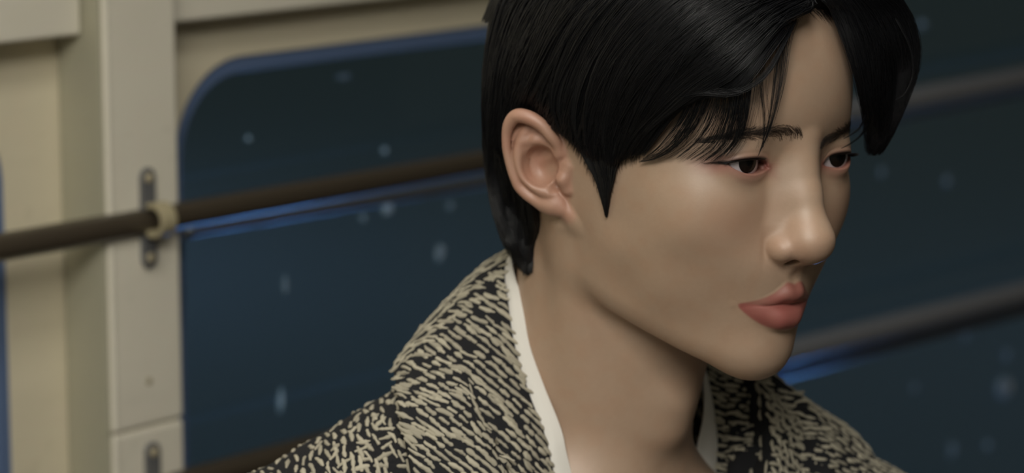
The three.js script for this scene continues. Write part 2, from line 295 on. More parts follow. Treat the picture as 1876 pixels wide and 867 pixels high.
// ---------- materials ----------
const paintGrain = texture(512, (u, v) => 0.5 + 0.35 * (tiled(1, u, v, 22) - 0.5) + 0.35 * (tiled(2, u, v, 90) - 0.5), false);
const paintTone = (base, spread) => texture(512, (u, v) => { const a = (tiled(3, u, v, 5) - 0.5) * spread + (tiled(4, u, v, 19) - 0.5) * spread * 0.5, s = tiled(5, u, v, 60) > 0.9 ? -0.03 * tiled(6, u, v, 7) : 0; return base.map((c, k) => c + a * [1, 0.96, 0.8][k] + s); }, true);
const M = {
  cream: new THREE.MeshStandardMaterial({ map: paintTone([0.92, 0.895, 0.825], 0.03), bumpMap: paintGrain, bumpScale: 0.0004, roughness: 0.55 }),
  creamWall: new THREE.MeshStandardMaterial({ map: paintTone([0.88, 0.84, 0.735], 0.04), bumpMap: paintGrain, bumpScale: 0.0005, roughness: 0.6 }),
  edge: new THREE.MeshStandardMaterial({ map: paintTone([0.70, 0.685, 0.60], 0.03), bumpMap: paintGrain, bumpScale: 0.0004, roughness: 0.6 }),  // darker tone: shade on the side of the posts, put into the colour
  ceiling: new THREE.MeshStandardMaterial({ map: paintTone([0.82, 0.8, 0.74], 0.04), roughness: 0.7 }),
  floor: new THREE.MeshStandardMaterial({ map: paintTone([0.28, 0.26, 0.24], 0.08), bumpMap: paintGrain, bumpScale: 0.001, roughness: 0.75 }),
  farWall: new THREE.MeshStandardMaterial({ map: paintTone([0.45, 0.45, 0.43], 0.05), roughness: 0.7 }),
  glass: new THREE.MeshPhysicalMaterial({ color: 0xdfe9ee, transmission: 1, thickness: 0, roughness: 0.02, ior: 1.5 }),
  gasketBlueLit: new THREE.MeshPhysicalMaterial({ color: new THREE.Color(0x5f7396), roughness: 0.4, bumpMap: paintGrain, bumpScale: 0.0004 }),  // blue light from outside is put into the frame colour
  rail: new THREE.MeshPhysicalMaterial({ color: 0x453d32, roughness: 0.36, clearcoat: 0.6, clearcoatRoughness: 0.25 }),
  bracket: new THREE.MeshStandardMaterial({ color: 0x77787a, roughness: 0.5, metalness: 0.3 }),
  screw: new THREE.MeshStandardMaterial({ color: 0xb9ad8f, roughness: 0.5 }),
  saddle: new THREE.MeshStandardMaterial({ color: 0xb3a888, roughness: 0.5, bumpMap: paintGrain, bumpScale: 0.0004 }),
  skin: new THREE.MeshPhysicalMaterial({ color: 0xffffff, vertexColors: true, roughness: 0.52, specularIntensity: 1, ior: 1.6, clearcoat: 0.5, clearcoatRoughness: 0.5, bumpMap: texture(512, (u, v) => 0.5 + 0.5 * (tiled(8, u, v, 70) - 0.5) + 0.4 * (tiled(9, u, v, 150) - 0.5), false), bumpScale: 0.00003 }),
  hair: new THREE.MeshPhysicalMaterial({ color: 0x0b0c10, roughness: 0.4, specularIntensity: 1 }),
  hairBase: new THREE.MeshStandardMaterial({ color: 0x090808, roughness: 0.75 }),
  lash: new THREE.MeshStandardMaterial({ color: 0x120d0b, roughness: 0.6 }),
  brow: new THREE.MeshStandardMaterial({ color: 0x3b3029, roughness: 0.5 }),
  sclera: new THREE.MeshPhysicalMaterial({ color: 0xb5acb0, roughness: 0.25, clearcoat: 0.8, clearcoatRoughness: 0.05 }),
  iris: new THREE.MeshPhysicalMaterial({ vertexColors: true, roughness: 0.5, specularIntensity: 0.1, clearcoat: 0.3, clearcoatRoughness: 0.03 }),
  shirt: new THREE.MeshStandardMaterial({ color: 0xe6e3dc, roughness: 0.8, bumpMap: texture(256, (u, v) => 0.5 + 0.25 * Math.sin(u * 128 * Math.PI) * Math.sin(v * 128 * Math.PI), false), bumpScale: 0.0001 }),
  knit: new THREE.MeshStandardMaterial({ color: 0x15161a, roughness: 0.95, bumpMap: texture(256, (u, v) => tiled(11, u, v, 40), false), bumpScale: 0.0008 }),
  yarn: new THREE.MeshPhysicalMaterial({ vertexColors: true, roughness: 0.9, sheen: 0.3, sheenRoughness: 0.6, sheenColor: new THREE.Color(0xbfb8a5) }),
  trousers: new THREE.MeshStandardMaterial({ color: 0x23242a, roughness: 0.9 }),
  shoe: new THREE.MeshStandardMaterial({ color: 0x17130f, roughness: 0.4 }),
  bench: new THREE.MeshStandardMaterial({ color: 0x4a3424, roughness: 0.6 }),
  snow: new THREE.MeshPhysicalMaterial({ color: 0xdde8f8, roughness: 0.8 }),
  railGrey: new THREE.MeshPhysicalMaterial({ color: 0x8b8d92, roughness: 0.45, clearcoat: 0.4, clearcoatRoughness: 0.3 }),
  conduit: new THREE.MeshPhysicalMaterial({ color: 0x9a9da2, roughness: 0.32, metalness: 0.5 }),
  snowGround: new THREE.MeshStandardMaterial({ color: 0xc6cccf, roughness: 0.9, bumpMap: paintGrain, bumpScale: 0.02 }),
  lampGlow: new THREE.MeshStandardMaterial({ color: 0xffffff, emissive: new THREE.Color(1, 0.96, 0.88), emissiveIntensity: 2.5 }),
  blueGlow: new THREE.MeshStandardMaterial({ color: 0xffffff, emissive: new THREE.Color(0.34, 0.6, 1), emissiveIntensity: 2 }),
  addedLowGlow: new THREE.MeshStandardMaterial({ color: 0xffffff, emissive: new THREE.Color(0.16, 0.42, 1), emissiveIntensity: 3 }),
  lampFrame: new THREE.MeshStandardMaterial({ color: 0xbdb9ae, roughness: 0.4, metalness: 0.5 }),
};

// ---------- frames of reference ----------
// the window wall: s along it (away to the right), y up, h into the carriage
const WALL_TURN = Math.atan2(5487, 4562), WALL_O = new THREE.Vector3(-0.24685, 0, -2.11604);
const WD = new THREE.Vector3(Math.cos(WALL_TURN), 0, -Math.sin(WALL_TURN)), WN = new THREE.Vector3(Math.sin(WALL_TURN), 0, Math.cos(WALL_TURN));
const onWall = (s, y, h) => [WALL_O.x + WD.x * s + WN.x * h, y, WALL_O.z + WD.z * s + WN.z * h];
const WALL_M = new THREE.Matrix4().makeRotationY(WALL_TURN).setPosition(WALL_O);
function wallBox(s0, s1, y0, y1, h0, h1, r = 0.003) { return new RoundedBoxGeometry(s1 - s0, y1 - y0, h1 - h0, 3, Math.min(r, (h1 - h0) / 2.1)).translate((s0 + s1) / 2, (y0 + y1) / 2, (h0 + h1) / 2).applyMatrix4(WALL_M); }
function metricUV(g, scale = 1) {               // uv in metres by the main direction of each face normal
  const p = g.attributes.position, n = g.attributes.normal, uv = new Float32Array(p.count * 2);
  for (let i = 0; i < p.count; i++) { const x = Math.abs(n.getX(i)), y = Math.abs(n.getY(i)), z = Math.abs(n.getZ(i)); let a, b; if (y > x && y > z) { a = p.getX(i); b = p.getZ(i); } else if (x > z) { a = p.getZ(i); b = p.getY(i); } else { a = p.getX(i); b = p.getY(i); } uv[2 * i] = a * scale; uv[2 * i + 1] = b * scale; }
  g.setAttribute('uv', new THREE.BufferAttribute(uv, 2)); return g;
}
// the head: millimetres, x to the person's left, y up, z forward, origin between the pupils
const DEG = Math.PI / 180;
const HEAD_M = new THREE.Matrix4().makeRotationX(-PITCH)
  .multiply(new THREE.Matrix4().makeTranslation(0.14031, 0.04146, -1.50147))
  .multiply(new THREE.Matrix4().makeRotationZ(-4.637 * DEG)).multiply(new THREE.Matrix4().makeRotationX(10.543 * DEG)).multiply(new THREE.Matrix4().makeRotationY(41.611 * DEG))
  .multiply(new THREE.Matrix4().makeScale(0.001, 0.001, 0.001));
HEAD_M.premultiply(new THREE.Matrix4().makeTranslation(0, 1.44, 0));
const NECK = new THREE.Vector3(0, -150, -130), NECK_W = NECK.clone().applyMatrix4(HEAD_M);
const BODY_M = new THREE.Matrix4().makeTranslation(NECK_W.x, NECK_W.y, NECK_W.z).multiply(new THREE.Matrix4().makeRotationY(42 * DEG)).multiply(new THREE.Matrix4().makeScale(0.001, 0.001, 0.001)).multiply(new THREE.Matrix4().makeTranslation(0, 150, 130));
const SEAT_Y = 0.45, SEAT_LOCAL = -150 + (SEAT_Y - NECK_W.y) * 1000;
const PERSON_AT = new THREE.Vector3(0, -150, -130).applyMatrix4(BODY_M).setY(SEAT_Y);
const va = new THREE.Vector3(), vb = new THREE.Vector3();
function toWorld(x, y, z) {                     // the head leans a little; the body below straightens up
  va.set(x, y, z).applyMatrix4(HEAD_M);
  const w = sstep(-210, -460, y); if (w > 0) { vb.set(x, y, z).applyMatrix4(BODY_M); va.lerp(vb, w); }
  return va.sub(PERSON_AT);
}
function bodyGeometry(pos, idx, extra = {}) {   // head millimetres to metres about the person's base
  const p = new Float32Array(pos.length);
  for (let i = 0; i < pos.length; i += 3) { const v = toWorld(pos[i], pos[i + 1], pos[i + 2]); p[i] = v.x; p[i + 1] = v.y; p[i + 2] = v.z; }
  const g = new THREE.BufferGeometry(); g.setAttribute('position', new THREE.BufferAttribute(p, 3)); g.setIndex(idx);
  for (const [k, [a, n]] of Object.entries(extra)) g.setAttribute(k, new THREE.BufferAttribute(new Float32Array(a), n));
  g.computeVertexNormals(); return g;
}

// ---------- the carriage ----------
const H_ROOM = 2.3, S0 = -2.6, S1 = 3.2, H1 = 2.6, T = 0.06;
const WINDOWS = [[-0.76, -0.158], [0.003, 0.56], [0.63, 1.75]], WIN_Y0 = 0.52, WIN_Y1 = 1.184, WIN_R = 0.07;
function roundRect(P, x0, x1, y0, y1, r) { const s = new P(); s.moveTo(x0 + r, y0); s.lineTo(x1 - r, y0); s.absarc(x1 - r, y0 + r, r, -Math.PI / 2, 0); s.lineTo(x1, y1 - r); s.absarc(x1 - r, y1 - r, r, 0, Math.PI / 2); s.lineTo(x0 + r, y1); s.absarc(x0 + r, y1 - r, r, Math.PI / 2, Math.PI); s.lineTo(x0, y0 + r); s.absarc(x0 + r, y0 + r, r, Math.PI, Math.PI * 1.5); return s; }
{
  const outline = new THREE.Shape(); outline.moveTo(S0, 0); outline.lineTo(S1, 0); outline.lineTo(S1, H_ROOM); outline.lineTo(S0, H_ROOM); outline.lineTo(S0, 0);
  for (const [a, b] of WINDOWS) outline.holes.push(roundRect(THREE.Path, a, b, WIN_Y0, WIN_Y1, WIN_R));
  struct('wall_left', metricUV(new THREE.ExtrudeGeometry(outline, { depth: T, bevelEnabled: false, curveSegments: 20 }).translate(0, 0, -T).applyMatrix4(WALL_M), 1.6), M.creamWall);
  struct('floor', metricUV(wallBox(S0, S1, -0.08, 0, -T, H1), 1), M.floor);
  struct('ceiling', metricUV(wallBox(S0, S1, H_ROOM, H_ROOM + 0.08, -T, H1), 1), M.ceiling);
  struct('wall_right', metricUV(wallBox(S0, S1, 0, H_ROOM, H1, H1 + T), 1), M.farWall);
  struct('wall_back', metricUV(wallBox(S0 - T, S0, 0, H_ROOM, -T, H1 + T), 1), M.farWall);
  struct('wall_front', metricUV(wallBox(S1, S1 + T, 0, H_ROOM, -T, H1 + T), 1), M.farWall);
  WINDOWS.forEach(([a, b], i) => {
    const w = new THREE.Group(); w.name = 'window_' + (i + 1); w.userData.kind = 'structure'; scene.add(w);
    const ring = roundRect(THREE.Shape, a - 0.001, b + 0.001, WIN_Y0 - 0.001, WIN_Y1 + 0.001, WIN_R + 0.001); ring.holes.push(roundRect(THREE.Path, a + 0.0085, b - 0.0085, WIN_Y0 + 0.0115, WIN_Y1 - 0.0115, WIN_R - 0.008));
    mesh('window_frame', metricUV(new THREE.ExtrudeGeometry(ring, { depth: 0.014, bevelThickness: 0.002, bevelSize: 0.0015, bevelSegments: 3, curveSegments: 24 }).translate(0, 0, -0.018).applyMatrix4(WALL_M), 4), M.gasketBlueLit, w);
    mesh('window_pane', new THREE.ExtrudeGeometry(roundRect(THREE.Shape, a + 0.004, b - 0.004, WIN_Y0 + 0.004, WIN_Y1 - 0.004, WIN_R - 0.004), { depth: 0.004, bevelEnabled: false, curveSegments: 20 }).translate(0, 0, -0.03).applyMatrix4(WALL_M), M.glass, w);
  });
  // posts between the windows, with a joint across them, and the ledges above the windows
  const post = (n, s) => { const g = new THREE.Group(); g.name = 'trim_' + n; g.userData.kind = 'structure'; scene.add(g); mesh('post_panel', metricUV(wallBox(s, s + 0.068, 0, 0.9355, 0.001, 0.046, 0.004), 1.6), M.cream, g); mesh('post_panel', metricUV(wallBox(s, s + 0.068, 0.936, H_ROOM, 0.001, 0.046, 0.004), 1.6), M.cream, g); mesh('post_edge', metricUV(wallBox(s - 0.003, s, 0, H_ROOM, 0.001, 0.043, 0.001), 1.6), M.edge, g); };  // the thin side strip is added, darker to stand for the shaded side
  post(1, -0.1045); post(2, 0.561);
  struct('trim_3', metricUV(wallBox(-0.034, 0.558, 1.2165, 1.36, 0.001, 0.022, 0.003), 1.6), M.cream);
  struct('trim_4', metricUV(wallBox(0.632, 2.4, 1.2165, 1.36, 0.001, 0.022, 0.003), 1.6), M.cream);
  struct('trim_5', metricUV(wallBox(-0.9, -0.109, 1.2165, 1.36, 0.001, 0.028, 0.003), 1.6), M.cream);
}
// ceiling lamps
CEILING_LAMPS.forEach(([s, h, l, w, power], i) => {
  const t = thing('ceiling_lamp', ['wide flat ceiling lamp above and behind the camera', 'short flat ceiling lamp nearer the window wall'][i], 'ceiling lamp', onWall(s, LAMP_Y, h), WALL_TURN);
  mesh('lamp_frame', new RoundedBoxGeometry(l + 0.06, H_ROOM - LAMP_Y - 0.001, w + 0.06, 3, 0.012).translate(0, (H_ROOM - LAMP_Y - 0.001) / 2 + 0.0005, 0), M.lampFrame, t);
  mesh('diffuser', new RoundedBoxGeometry(l, 0.012, w, 3, 0.005).translate(0, -0.004, 0), M.lampGlow, t);
  const light = new THREE.RectAreaLight(new THREE.Color(1, 0.965, 0.88), power, l, w);
  light.position.set(0, -0.012, 0); light.rotation.x = -Math.PI / 2; t.add(light);
});
// rails across the windows
function rail(name, label, category, [s0, y0, s1, y1], h, radius, material) {
  const t = thing(name, label, category, onWall(s0, y0, h)), a = new THREE.Vector3(...onWall(s0, y0, h)), b = new THREE.Vector3(...onWall(s1, y1, h)), n = b.clone().sub(a);
  const g = new THREE.CylinderGeometry(radius, radius, n.length(), 28, 1).translate(0, n.length() / 2, 0).applyQuaternion(new THREE.Quaternion().setFromUnitVectors(new THREE.Vector3(0, 1, 0), n.clone().normalize()));
  mesh('tube', g, material, t);
  const cap = new THREE.SphereGeometry(radius * 1.25, 18, 12); mesh('end_cap', cap, material, t); mesh('end_cap', cap, material, t).position.copy(n);
  return t;
}
rail('guard_rail', 'black round guard rail clamped to the cream post, upper one of the left window', 'rail', [-1.6, 1.0865, 0.58, 1.0822], 0.045, 0.0097, M.rail);
rail('guard_rail', 'black guard rail at the bottom edge, just left of the coat shoulder', 'rail', [-1.6, 0.8895, 0.58, 0.888], 0.045, 0.0097, M.rail);
rail('guard_rail', 'blurred grey guard rail right of the hair, in the right window', 'rail', [0.6, 1.0675, 2.6, 1.0685], 0.045, 0.0112, M.railGrey);
rail('guard_rail', 'blurred grey guard rail right of the chin, in the right window', 'rail', [0.6, 0.857, 2.6, 0.812], 0.045, 0.0112, M.railGrey);
rail('steel_conduit', 'added thin steel pipe below the black guard rail, catching its blue sheen', 'pipe', [0.004, 1.0628, 0.558, 1.0544], 0.012, 0.005, M.conduit);  // these pipes are added to catch the blue sheen under the rails
rail('steel_conduit', 'added steel pipe under the grey rail right of the chin', 'pipe', [0.634, 0.829, 2.4, 0.788], 0.014, 0.0095, M.conduit);
rail('steel_conduit', 'added dim thin steel pipe under the grey rail right of the hair', 'pipe', [0.634, 1.0425, 2.4, 1.0455], 0.014, 0.0035, M.conduit);
function bracket(label, s, y, h) {
  const t = thing('rail_bracket', label, 'bracket', onWall(s, y, 0.0465), WALL_TURN);
  const slot = (y0, y1) => { const r = 0.0062, p = new THREE.Shape(); p.moveTo(r, y0); p.lineTo(r, y1); p.absarc(0, y1, r, 0, Math.PI); p.lineTo(-r, y0); p.absarc(0, y0, r, Math.PI, 2 * Math.PI); return new THREE.ExtrudeGeometry(p, { depth: 0.0022, bevelThickness: 0.0006, bevelSize: 0.0006, bevelSegments: 2, curveSegments: 12 }); };
  mesh('plate', slot(-0.0285, 0.029), M.bracket, t);
  for (const q of [0.0285, -0.028]) mesh('screw', new THREE.SphereGeometry(0.0036, 18, 8, 0, Math.PI * 2, 0, Math.PI / 2).rotateX(Math.PI / 2).scale(1, 1, 0.6).translate(0, q, 0.0026), M.screw, t);
  const arc = []; for (let i = 0; i <= 24; i++) { const a = Math.PI * (-0.15 + 1.3 * i / 24); arc.push([Math.sin(a) * 0.0118, Math.cos(a) * 0.0118]); }
  const strap = new THREE.Shape(); arc.forEach(([x, yy], i) => strap[i ? 'lineTo' : 'moveTo'](x, yy)); arc.slice().reverse().forEach(([x, yy]) => strap.lineTo(x * 0.79, yy * 0.79)); strap.closePath();
  mesh('saddle', new THREE.ExtrudeGeometry(strap, { depth: 0.012, bevelThickness: 0.0008, bevelSize: 0.0006, bevelSegments: 2 }).translate(0, 0, -0.006).rotateY(-Math.PI / 2).translate(0, 0, h), M.saddle, t);
  return t;
}
bracket('grey two-screw bracket with cream saddle holding the rail on the post', -0.0695, 1.0862, 0.0115);
bracket('grey bracket low on the cream post at the bottom edge of the photo', -0.0705, 0.8893, 0.0115);
tag(mesh('post_screw', new THREE.SphereGeometry(0.0026, 14, 8).scale(1, 1, 0.4).applyMatrix4(new THREE.Matrix4().makeRotationY(WALL_TURN).setPosition(...onWall(-0.0705, 0.969, 0.0462))), M.saddle), 'small painted screw head alone on the cream post', 'screw');

// ---------- outside ----------
{
  const gr = mesh('snowy_ground', new THREE.BoxGeometry(160, 0.3, 90).translate(0, -1.15, -47.5).applyMatrix4(new THREE.Matrix4().makeRotationY(WALL_TURN).setPosition(WALL_O)), M.snowGround); gr.userData.kind = 'structure';
}
// added lamps, unseen on either side, to tint the snow bluish
for (const [x, z, power, label] of [[-3.2, -12.5, 2.6, 'added bluish lamp outside, unseen on the left'], [3.9, -11, 0.8, 'added bluish lamp outside, unseen on the right']]) {
  const t = thing('street_lamp', label, 'added lamp', [x, -1, z]);
  mesh('pole', new THREE.CylinderGeometry(0.035, 0.05, 2.3, 16).translate(0, 1.15, 0), M.bracket, t);
  mesh('hood', new THREE.LatheGeometry([[0.001, 0.16], [0.08, 0.14], [0.17, 0.06], [0.18, 0.03], [0.165, 0.03], [0.08, 0.1], [0.001, 0.12]].map(([a, c]) => new THREE.Vector2(a, c)), 24).translate(0, 2.42, 0), M.bracket, t);
  mesh('bulb', new THREE.SphereGeometry(0.06, 16, 12).translate(0, 2.42, 0), M.blueGlow, t);
  const l = new THREE.PointLight(new THREE.Color(0.42, 0.64, 1), power, 0, 2); l.position.set(0, 2.42, 0); l.castShadow = true; l.shadow.radius = 3; t.add(l);
}
// added low blue lamps, unseen, to light rail and pipe undersides through the glass
for (const [s, power, label] of [[1.32, 1.2, 'added low blue lamp outside, unseen under the right window'], [2.22, 1.7, 'added low blue lamp outside, unseen past the right window']]) {
  const t = thing('wayside_lamp', label, 'lamp', onWall(s, -1.25, -0.75));
  mesh('post', new THREE.CylinderGeometry(0.03, 0.04, 1.2, 16).translate(0, 0.6, 0), M.bracket, t);
  mesh('bulb', new THREE.SphereGeometry(0.06, 20, 14).translate(0, 1.26, 0), M.addedLowGlow, t);
  const l = new THREE.PointLight(new THREE.Color(0.16, 0.42, 1), power, 0, 2); l.position.set(0, 1.26, 0); l.castShadow = true; l.shadow.radius = 3; t.add(l);
}
// snow that sticks to the outside of the panes: [s, y, size in mm, width, height]
const FLAKES = [
  [0.2666, 1.0399, 4.2, 1.1, 1, 'large white snow speck on the glass just under the black rail'],
  [0.2373, 1.0362, 2.6, 1, 1, 'small snow speck just left of the large one under the rail'],
  [0.3437, 1.0321, 2.6, 1, 1, 'faint snow speck under the rail close to the hair'],
  [0.3298, 0.9942, 4.4, 0.9, 1.25, 'large white snow speck between the rail and the coat shoulder'],
  [0.2638, 1.0874, 2.5, 1, 1, 'faint snow speck just above the black rail'],
  [0.1096, 1.1145, 2, 1, 1, 'dim snow speck near the rounded window corner'],
  [0.2167, 1.1522, 2.6, 2.6, 0.7, 'faint long smear of snow under the top of the window'],
  [0.1478, 0.9965, 2.4, 0.9, 2.4, 'dim upright streak of snow low in the left window'],
  [0.1411, 0.9041, 2.6, 0.9, 3.2, 'dim upright streak of snow beside the coat shoulder'],
  [1.0, 0.981, 3.6, 1, 1, 'soft snow speck in the dark window right of the far eye'],
  [1.125, 0.9574, 3.8, 1.2, 1, 'faint snow speck far right of the far eye'],
  [1.1716, 0.7857, 4, 1, 1, 'snow speck just below the grey rail at right'],
  [1.2579, 0.7503, 4.4, 1, 1, 'snow speck close to the right edge below the grey rail'],
  [1.0715, 0.7476, 3.8, 1, 1, 'faint snow speck in the window right of the coat collar'],
  [1.1504, 0.6655, 4.2, 0.9, 1.7, 'bright upright snow speck low at the bottom right'],
  [1.2232, 0.6572, 3.8, 1, 1, 'dim round snow speck at the bottom right corner'],
  [1.252, 0.716, 9, 1, 1, 'large faint round patch at the right edge, added for a blurred far lamp'],  // added in place of a far lamp blurred into a disc
  [1.0699, 1.1228, 3.8, 1.5, 0.9, 'faint snow speck high in the right window beside the hair'],
];
FLAKES.forEach(([s, y, size, w, hh, label, h = -0.0312], i) => {
  const r = size * 1.3;
  const g = new THREE.IcosahedronGeometry(1, 3), p = g.attributes.position;
  for (let k = 0; k < p.count; k++) { const n = 0.65 + 0.7 * noise(p.getX(k) * 1.7 + i * 9, p.getY(k) * 1.7, p.getZ(k) * 1.7); p.setXYZ(k, p.getX(k) * n * r * w * 0.001, p.getY(k) * n * r * hh * 0.001, p.getZ(k) * n * r * 0.0005); }
  g.computeVertexNormals(); const m = tag(mesh('snow_speck', g, M.snow), label, 'snow', 'snow specks on the window glass'); m.position.set(...onWall(s, y, h)); m.rotation.y = WALL_TURN;
});

// ---------- the person ----------
const person = thing('person', 'young man with parted black hair in a cream-flecked black knit coat, gazing right', 'person', PERSON_AT.toArray());
const UPPER_EDGE = spline([0, 2, 5, 8, 12, 18, 23, 27], [-64.4, -63.8, -63.3, -65.5, -69, -72.4, -74.3, -75.3]);
function bodyField(x, y, z) {
  let d = headField(x, y, z);
  if (y < -120) {
    let c = cone(Math.abs(x), y, z, [0, -238, -135], [92, -268, -140], 60, 36);
    c = smin(c, cone(Math.abs(x), y, z, [45, -245, -100], [30, -330, -85], 46, 52), 30);
    c = smin(c, cone(Math.abs(x), y, z, [10, -210, -93], [78, -207, -120], 5, 5), 14);
    d = smin(d, c, 34); d = smax(d, -(y + 330), 6);
  }
  return d;
}
{
  const skinMesh = meshField(bodyField, [-200, -345, -230], [200, 130, 50], 1.9);
  pull(bodyField, skinMesh.pos);
  refine(bodyField, skinMesh, (x, y, z) => { const a = Math.abs(x); if (z > -22 && a > 12 && a < 54 && y > -12 && y < 10) return 0.55; if (z > -10 && a < 28 && y < -62 && y > -92) return 0.6; if (z > -10 && a < 32 && y < -30 && y > -95) return 0.9; if (x < -60 && y > -55 && y < 20 && z < -60 && z > -130) return 0.9; return y < -200 ? 9 : 2.6; }, 2);
  const { pos, idx } = skinMesh, n = pos.length / 3, normal = new Float32Array(n * 3), color = [], uv = [];
  const tint = (c, t, w) => { for (let k = 0; k < 3; k++) c[k] += (t[k] - c[k]) * w; };
  const nm = new THREE.Matrix3().getNormalMatrix(HEAD_M);
  for (let i = 0; i < n; i++) {
    const x = pos[3 * i], y = pos[3 * i + 1], z = pos[3 * i + 2], a = Math.abs(x);
    const g = gradient(bodyField, x, y, z, 0.3); va.set(g[0], g[1], g[2]).applyMatrix3(nm).normalize(); normal.set([va.x, va.y, va.z], 3 * i);
    const c = [0.43, 0.297, 0.208], m = noise(x / 6, y / 6, z / 6) - 0.5, f = noise(x / 1.4 + 50, y / 1.4, z / 1.4) - 0.5;
    tint(c, [0.40, 0.238, 0.152], 0.3 * clamp(m * 2 + 0.4, 0, 1)); for (let k = 0; k < 3; k++) c[k] *= 1 + 0.05 * f + 0.03 * m;
    // lips
    if (z > -14 && y < -60 && y > -95 && a < 32) {
      const top = UPPER_EDGE(a), low = mixn(-88.9, -76.2, Math.pow(clamp(a / 26.5, 0, 1), 2.2));
      const w = sstep(-0.9, 0.9, top - y) * sstep(-0.9, 0.9, y - low) * sstep(27, 24.5, a);
      tint(c, [0.31, 0.102, 0.082], w * (0.9 + 0.3 * m)); if (y < -75.4) tint(c, [0.33, 0.095, 0.08], w * 0.7);
    }
    // reddened lids and corners of the eyes
    if (z > -30 && a > 12 && a < 58 && y > -16 && y < 12) {
      const e = aperture(a, y), r = Math.hypot(a - EYE[0], y - EYE[1], z - EYE[2]);
      tint(c, [0.30, 0.115, 0.085], 0.75 * sstep(2.4, 0, Math.abs(e)) * (0.7 + 0.6 * (m + 0.3)));
      tint(c, [0.34, 0.15, 0.115], 0.6 * sstep(7, 1, e) * (y < -2 || a > 42 ? 1 : 0.5));
      tint(c, [0.26, 0.055, 0.045], 0.95 * gauss(a, y, z, [21, -4, 3], [1.8, 1.6, 3.5]));
      tint(c, [0.31, 0.12, 0.09], 0.75 * gauss(a, y, z, [48, -3.6, -6], [6, 3, 9]));
      if (r < 12.7 && e > -1.4) tint(c, [0.33, 0.115, 0.09], 0.8);
      tint(c, [0.045, 0.025, 0.02], 0.85 * sstep(1.5, 0.5, Math.abs(y - lidTop(a) - 0.4)) * sstep(21, 25, a) * sstep(50, 45, a) * sstep(-20, -12, z));
    }
    // ears, nose wings and cheeks carry more blood
    const ed = ear(a, y, z); if (ed < 3) tint(c, [0.47, 0.215, 0.15], 0.55 * sstep(3, 0, ed) * (0.65 + 0.7 * (noise(x / 9, y / 9, z / 9))));
    tint(c, [0.46, 0.25, 0.165], 0.35 * gauss(a, y, z, [38, -32, 4], [14, 10, 16]));
    tint(c, [0.45, 0.235, 0.16], 0.35 * gauss(a, y, z, [10, -45, 20], [10, 8, 12]));
    color.push(...c); uv.push(Math.atan2(x, z - AXIS) * 80 / 60, y / 60);
  }
  const g = bodyGeometry(pos, idx, { color: [color, 3], uv: [uv, 2] }); g.setAttribute('normal', new THREE.BufferAttribute(normal, 3));
  mesh('body', g, M.skin, person);
}
// eyes
const GAZE = new THREE.Vector3(-1.9, 0.85, 11.8).normalize();
for (const s of [-1, 1]) {
  const at = [s * EYE[0], EYE[1], EYE[2]], sp = new THREE.SphereGeometry(EYE_R, 48, 32), q = new THREE.Quaternion().setFromUnitVectors(new THREE.Vector3(0, 1, 0), GAZE);
  const place = (g) => { g.applyQuaternion(q); g.translate(...at); const p = g.attributes.position.array; const b = bodyGeometry(p, g.index.array.slice ? Array.from(g.index.array) : [], g.attributes.color ? { color: [g.attributes.color.array, 3] } : {}); return b; };
  const eye = mesh('eye', place(sp), M.sclera, person);
  const R = 5.4, rings = 14, seg = 64, pos = [], idx = [], col = [], r = rng(31);
  const spoke = Array.from({ length: seg }, () => 0.7 + 0.6 * r());
  for (let i = 0; i <= rings; i++) for (let j = 0; j < seg; j++) {
    const t = i / rings, rad = t * R, a = 2 * Math.PI * j / seg; pos.push(rad * Math.cos(a), Math.sqrt(EYE_R ** 2 - rad * rad) + 0.12 + 0.5 * (1 - t * t) * (1 - t * t), rad * Math.sin(a));
    const pup = sstep(0.36, 0.3, t), limb = sstep(0.82, 1, t), k = spoke[j] * (1 - limb * 0.8) * (1 - pup); col.push(0.003 + 0.006 * k, 0.0026 + 0.003 * k, 0.0024 + 0.002 * k);
  }
  for (let i = 0; i < rings; i++) for (let j = 0; j < seg; j++) { const b = i * seg + j, c = i * seg + (j + 1) % seg; idx.push(b, c, b + seg, c, c + seg, b + seg); }
  const ig = new THREE.BufferGeometry(); ig.setAttribute('position', new THREE.Float32BufferAttribute(pos, 3)); ig.setAttribute('color', new THREE.Float32BufferAttribute(col, 3)); ig.setIndex(idx);
  mesh('iris', place(ig), M.iris, eye);
}

// ---------- hair ----------
class Strands {
  constructor() { this.pos = []; this.idx = []; this.nor = []; }
  add(points, r0, r1) {                          // a tapered three-sided hair along points [x, y, z]
    const n = points.length; let ref = [0.3, 0.2, 0.93]; const base = this.pos.length / 3;
    for (let i = 0; i < n; i++) {
      const a = points[Math.max(i - 1, 0)], b = points[Math.min(i + 1, n - 1)]; let t = [b[0] - a[0], b[1] - a[1], b[2] - a[2]]; const l = Math.hypot(...t) || 1; t = t.map((v) => v / l);
      const d = ref[0] * t[0] + ref[1] * t[1] + ref[2] * t[2]; let u = ref.map((v, k) => v - d * t[k]); const ul = Math.hypot(...u) || 1; u = u.map((v) => v / ul); ref = u;
      const w = [t[1] * u[2] - t[2] * u[1], t[2] * u[0] - t[0] * u[2], t[0] * u[1] - t[1] * u[0]], r = (r0 + (r1 - r0) * Math.pow(i / (n - 1), 1.6));
      for (let k = 0; k < 3; k++) { const c = Math.cos(k * 2.0944), s = Math.sin(k * 2.0944); this.pos.push(points[i][0] + r * (c * u[0] + s * w[0]), points[i][1] + r * (c * u[1] + s * w[1]), points[i][2] + r * (c * u[2] + s * w[2])); }
      if (i) for (let k = 0; k < 3; k++) { const p = base + 3 * (i - 1) + k, q = base + 3 * (i - 1) + (k + 1) % 3; this.idx.push(p, q, p + 3, q, q + 3, p + 3); }
    }
  }
  build(name, material, parent) { return mesh(name, bodyGeometry(this.pos, this.idx), material, parent); }
}
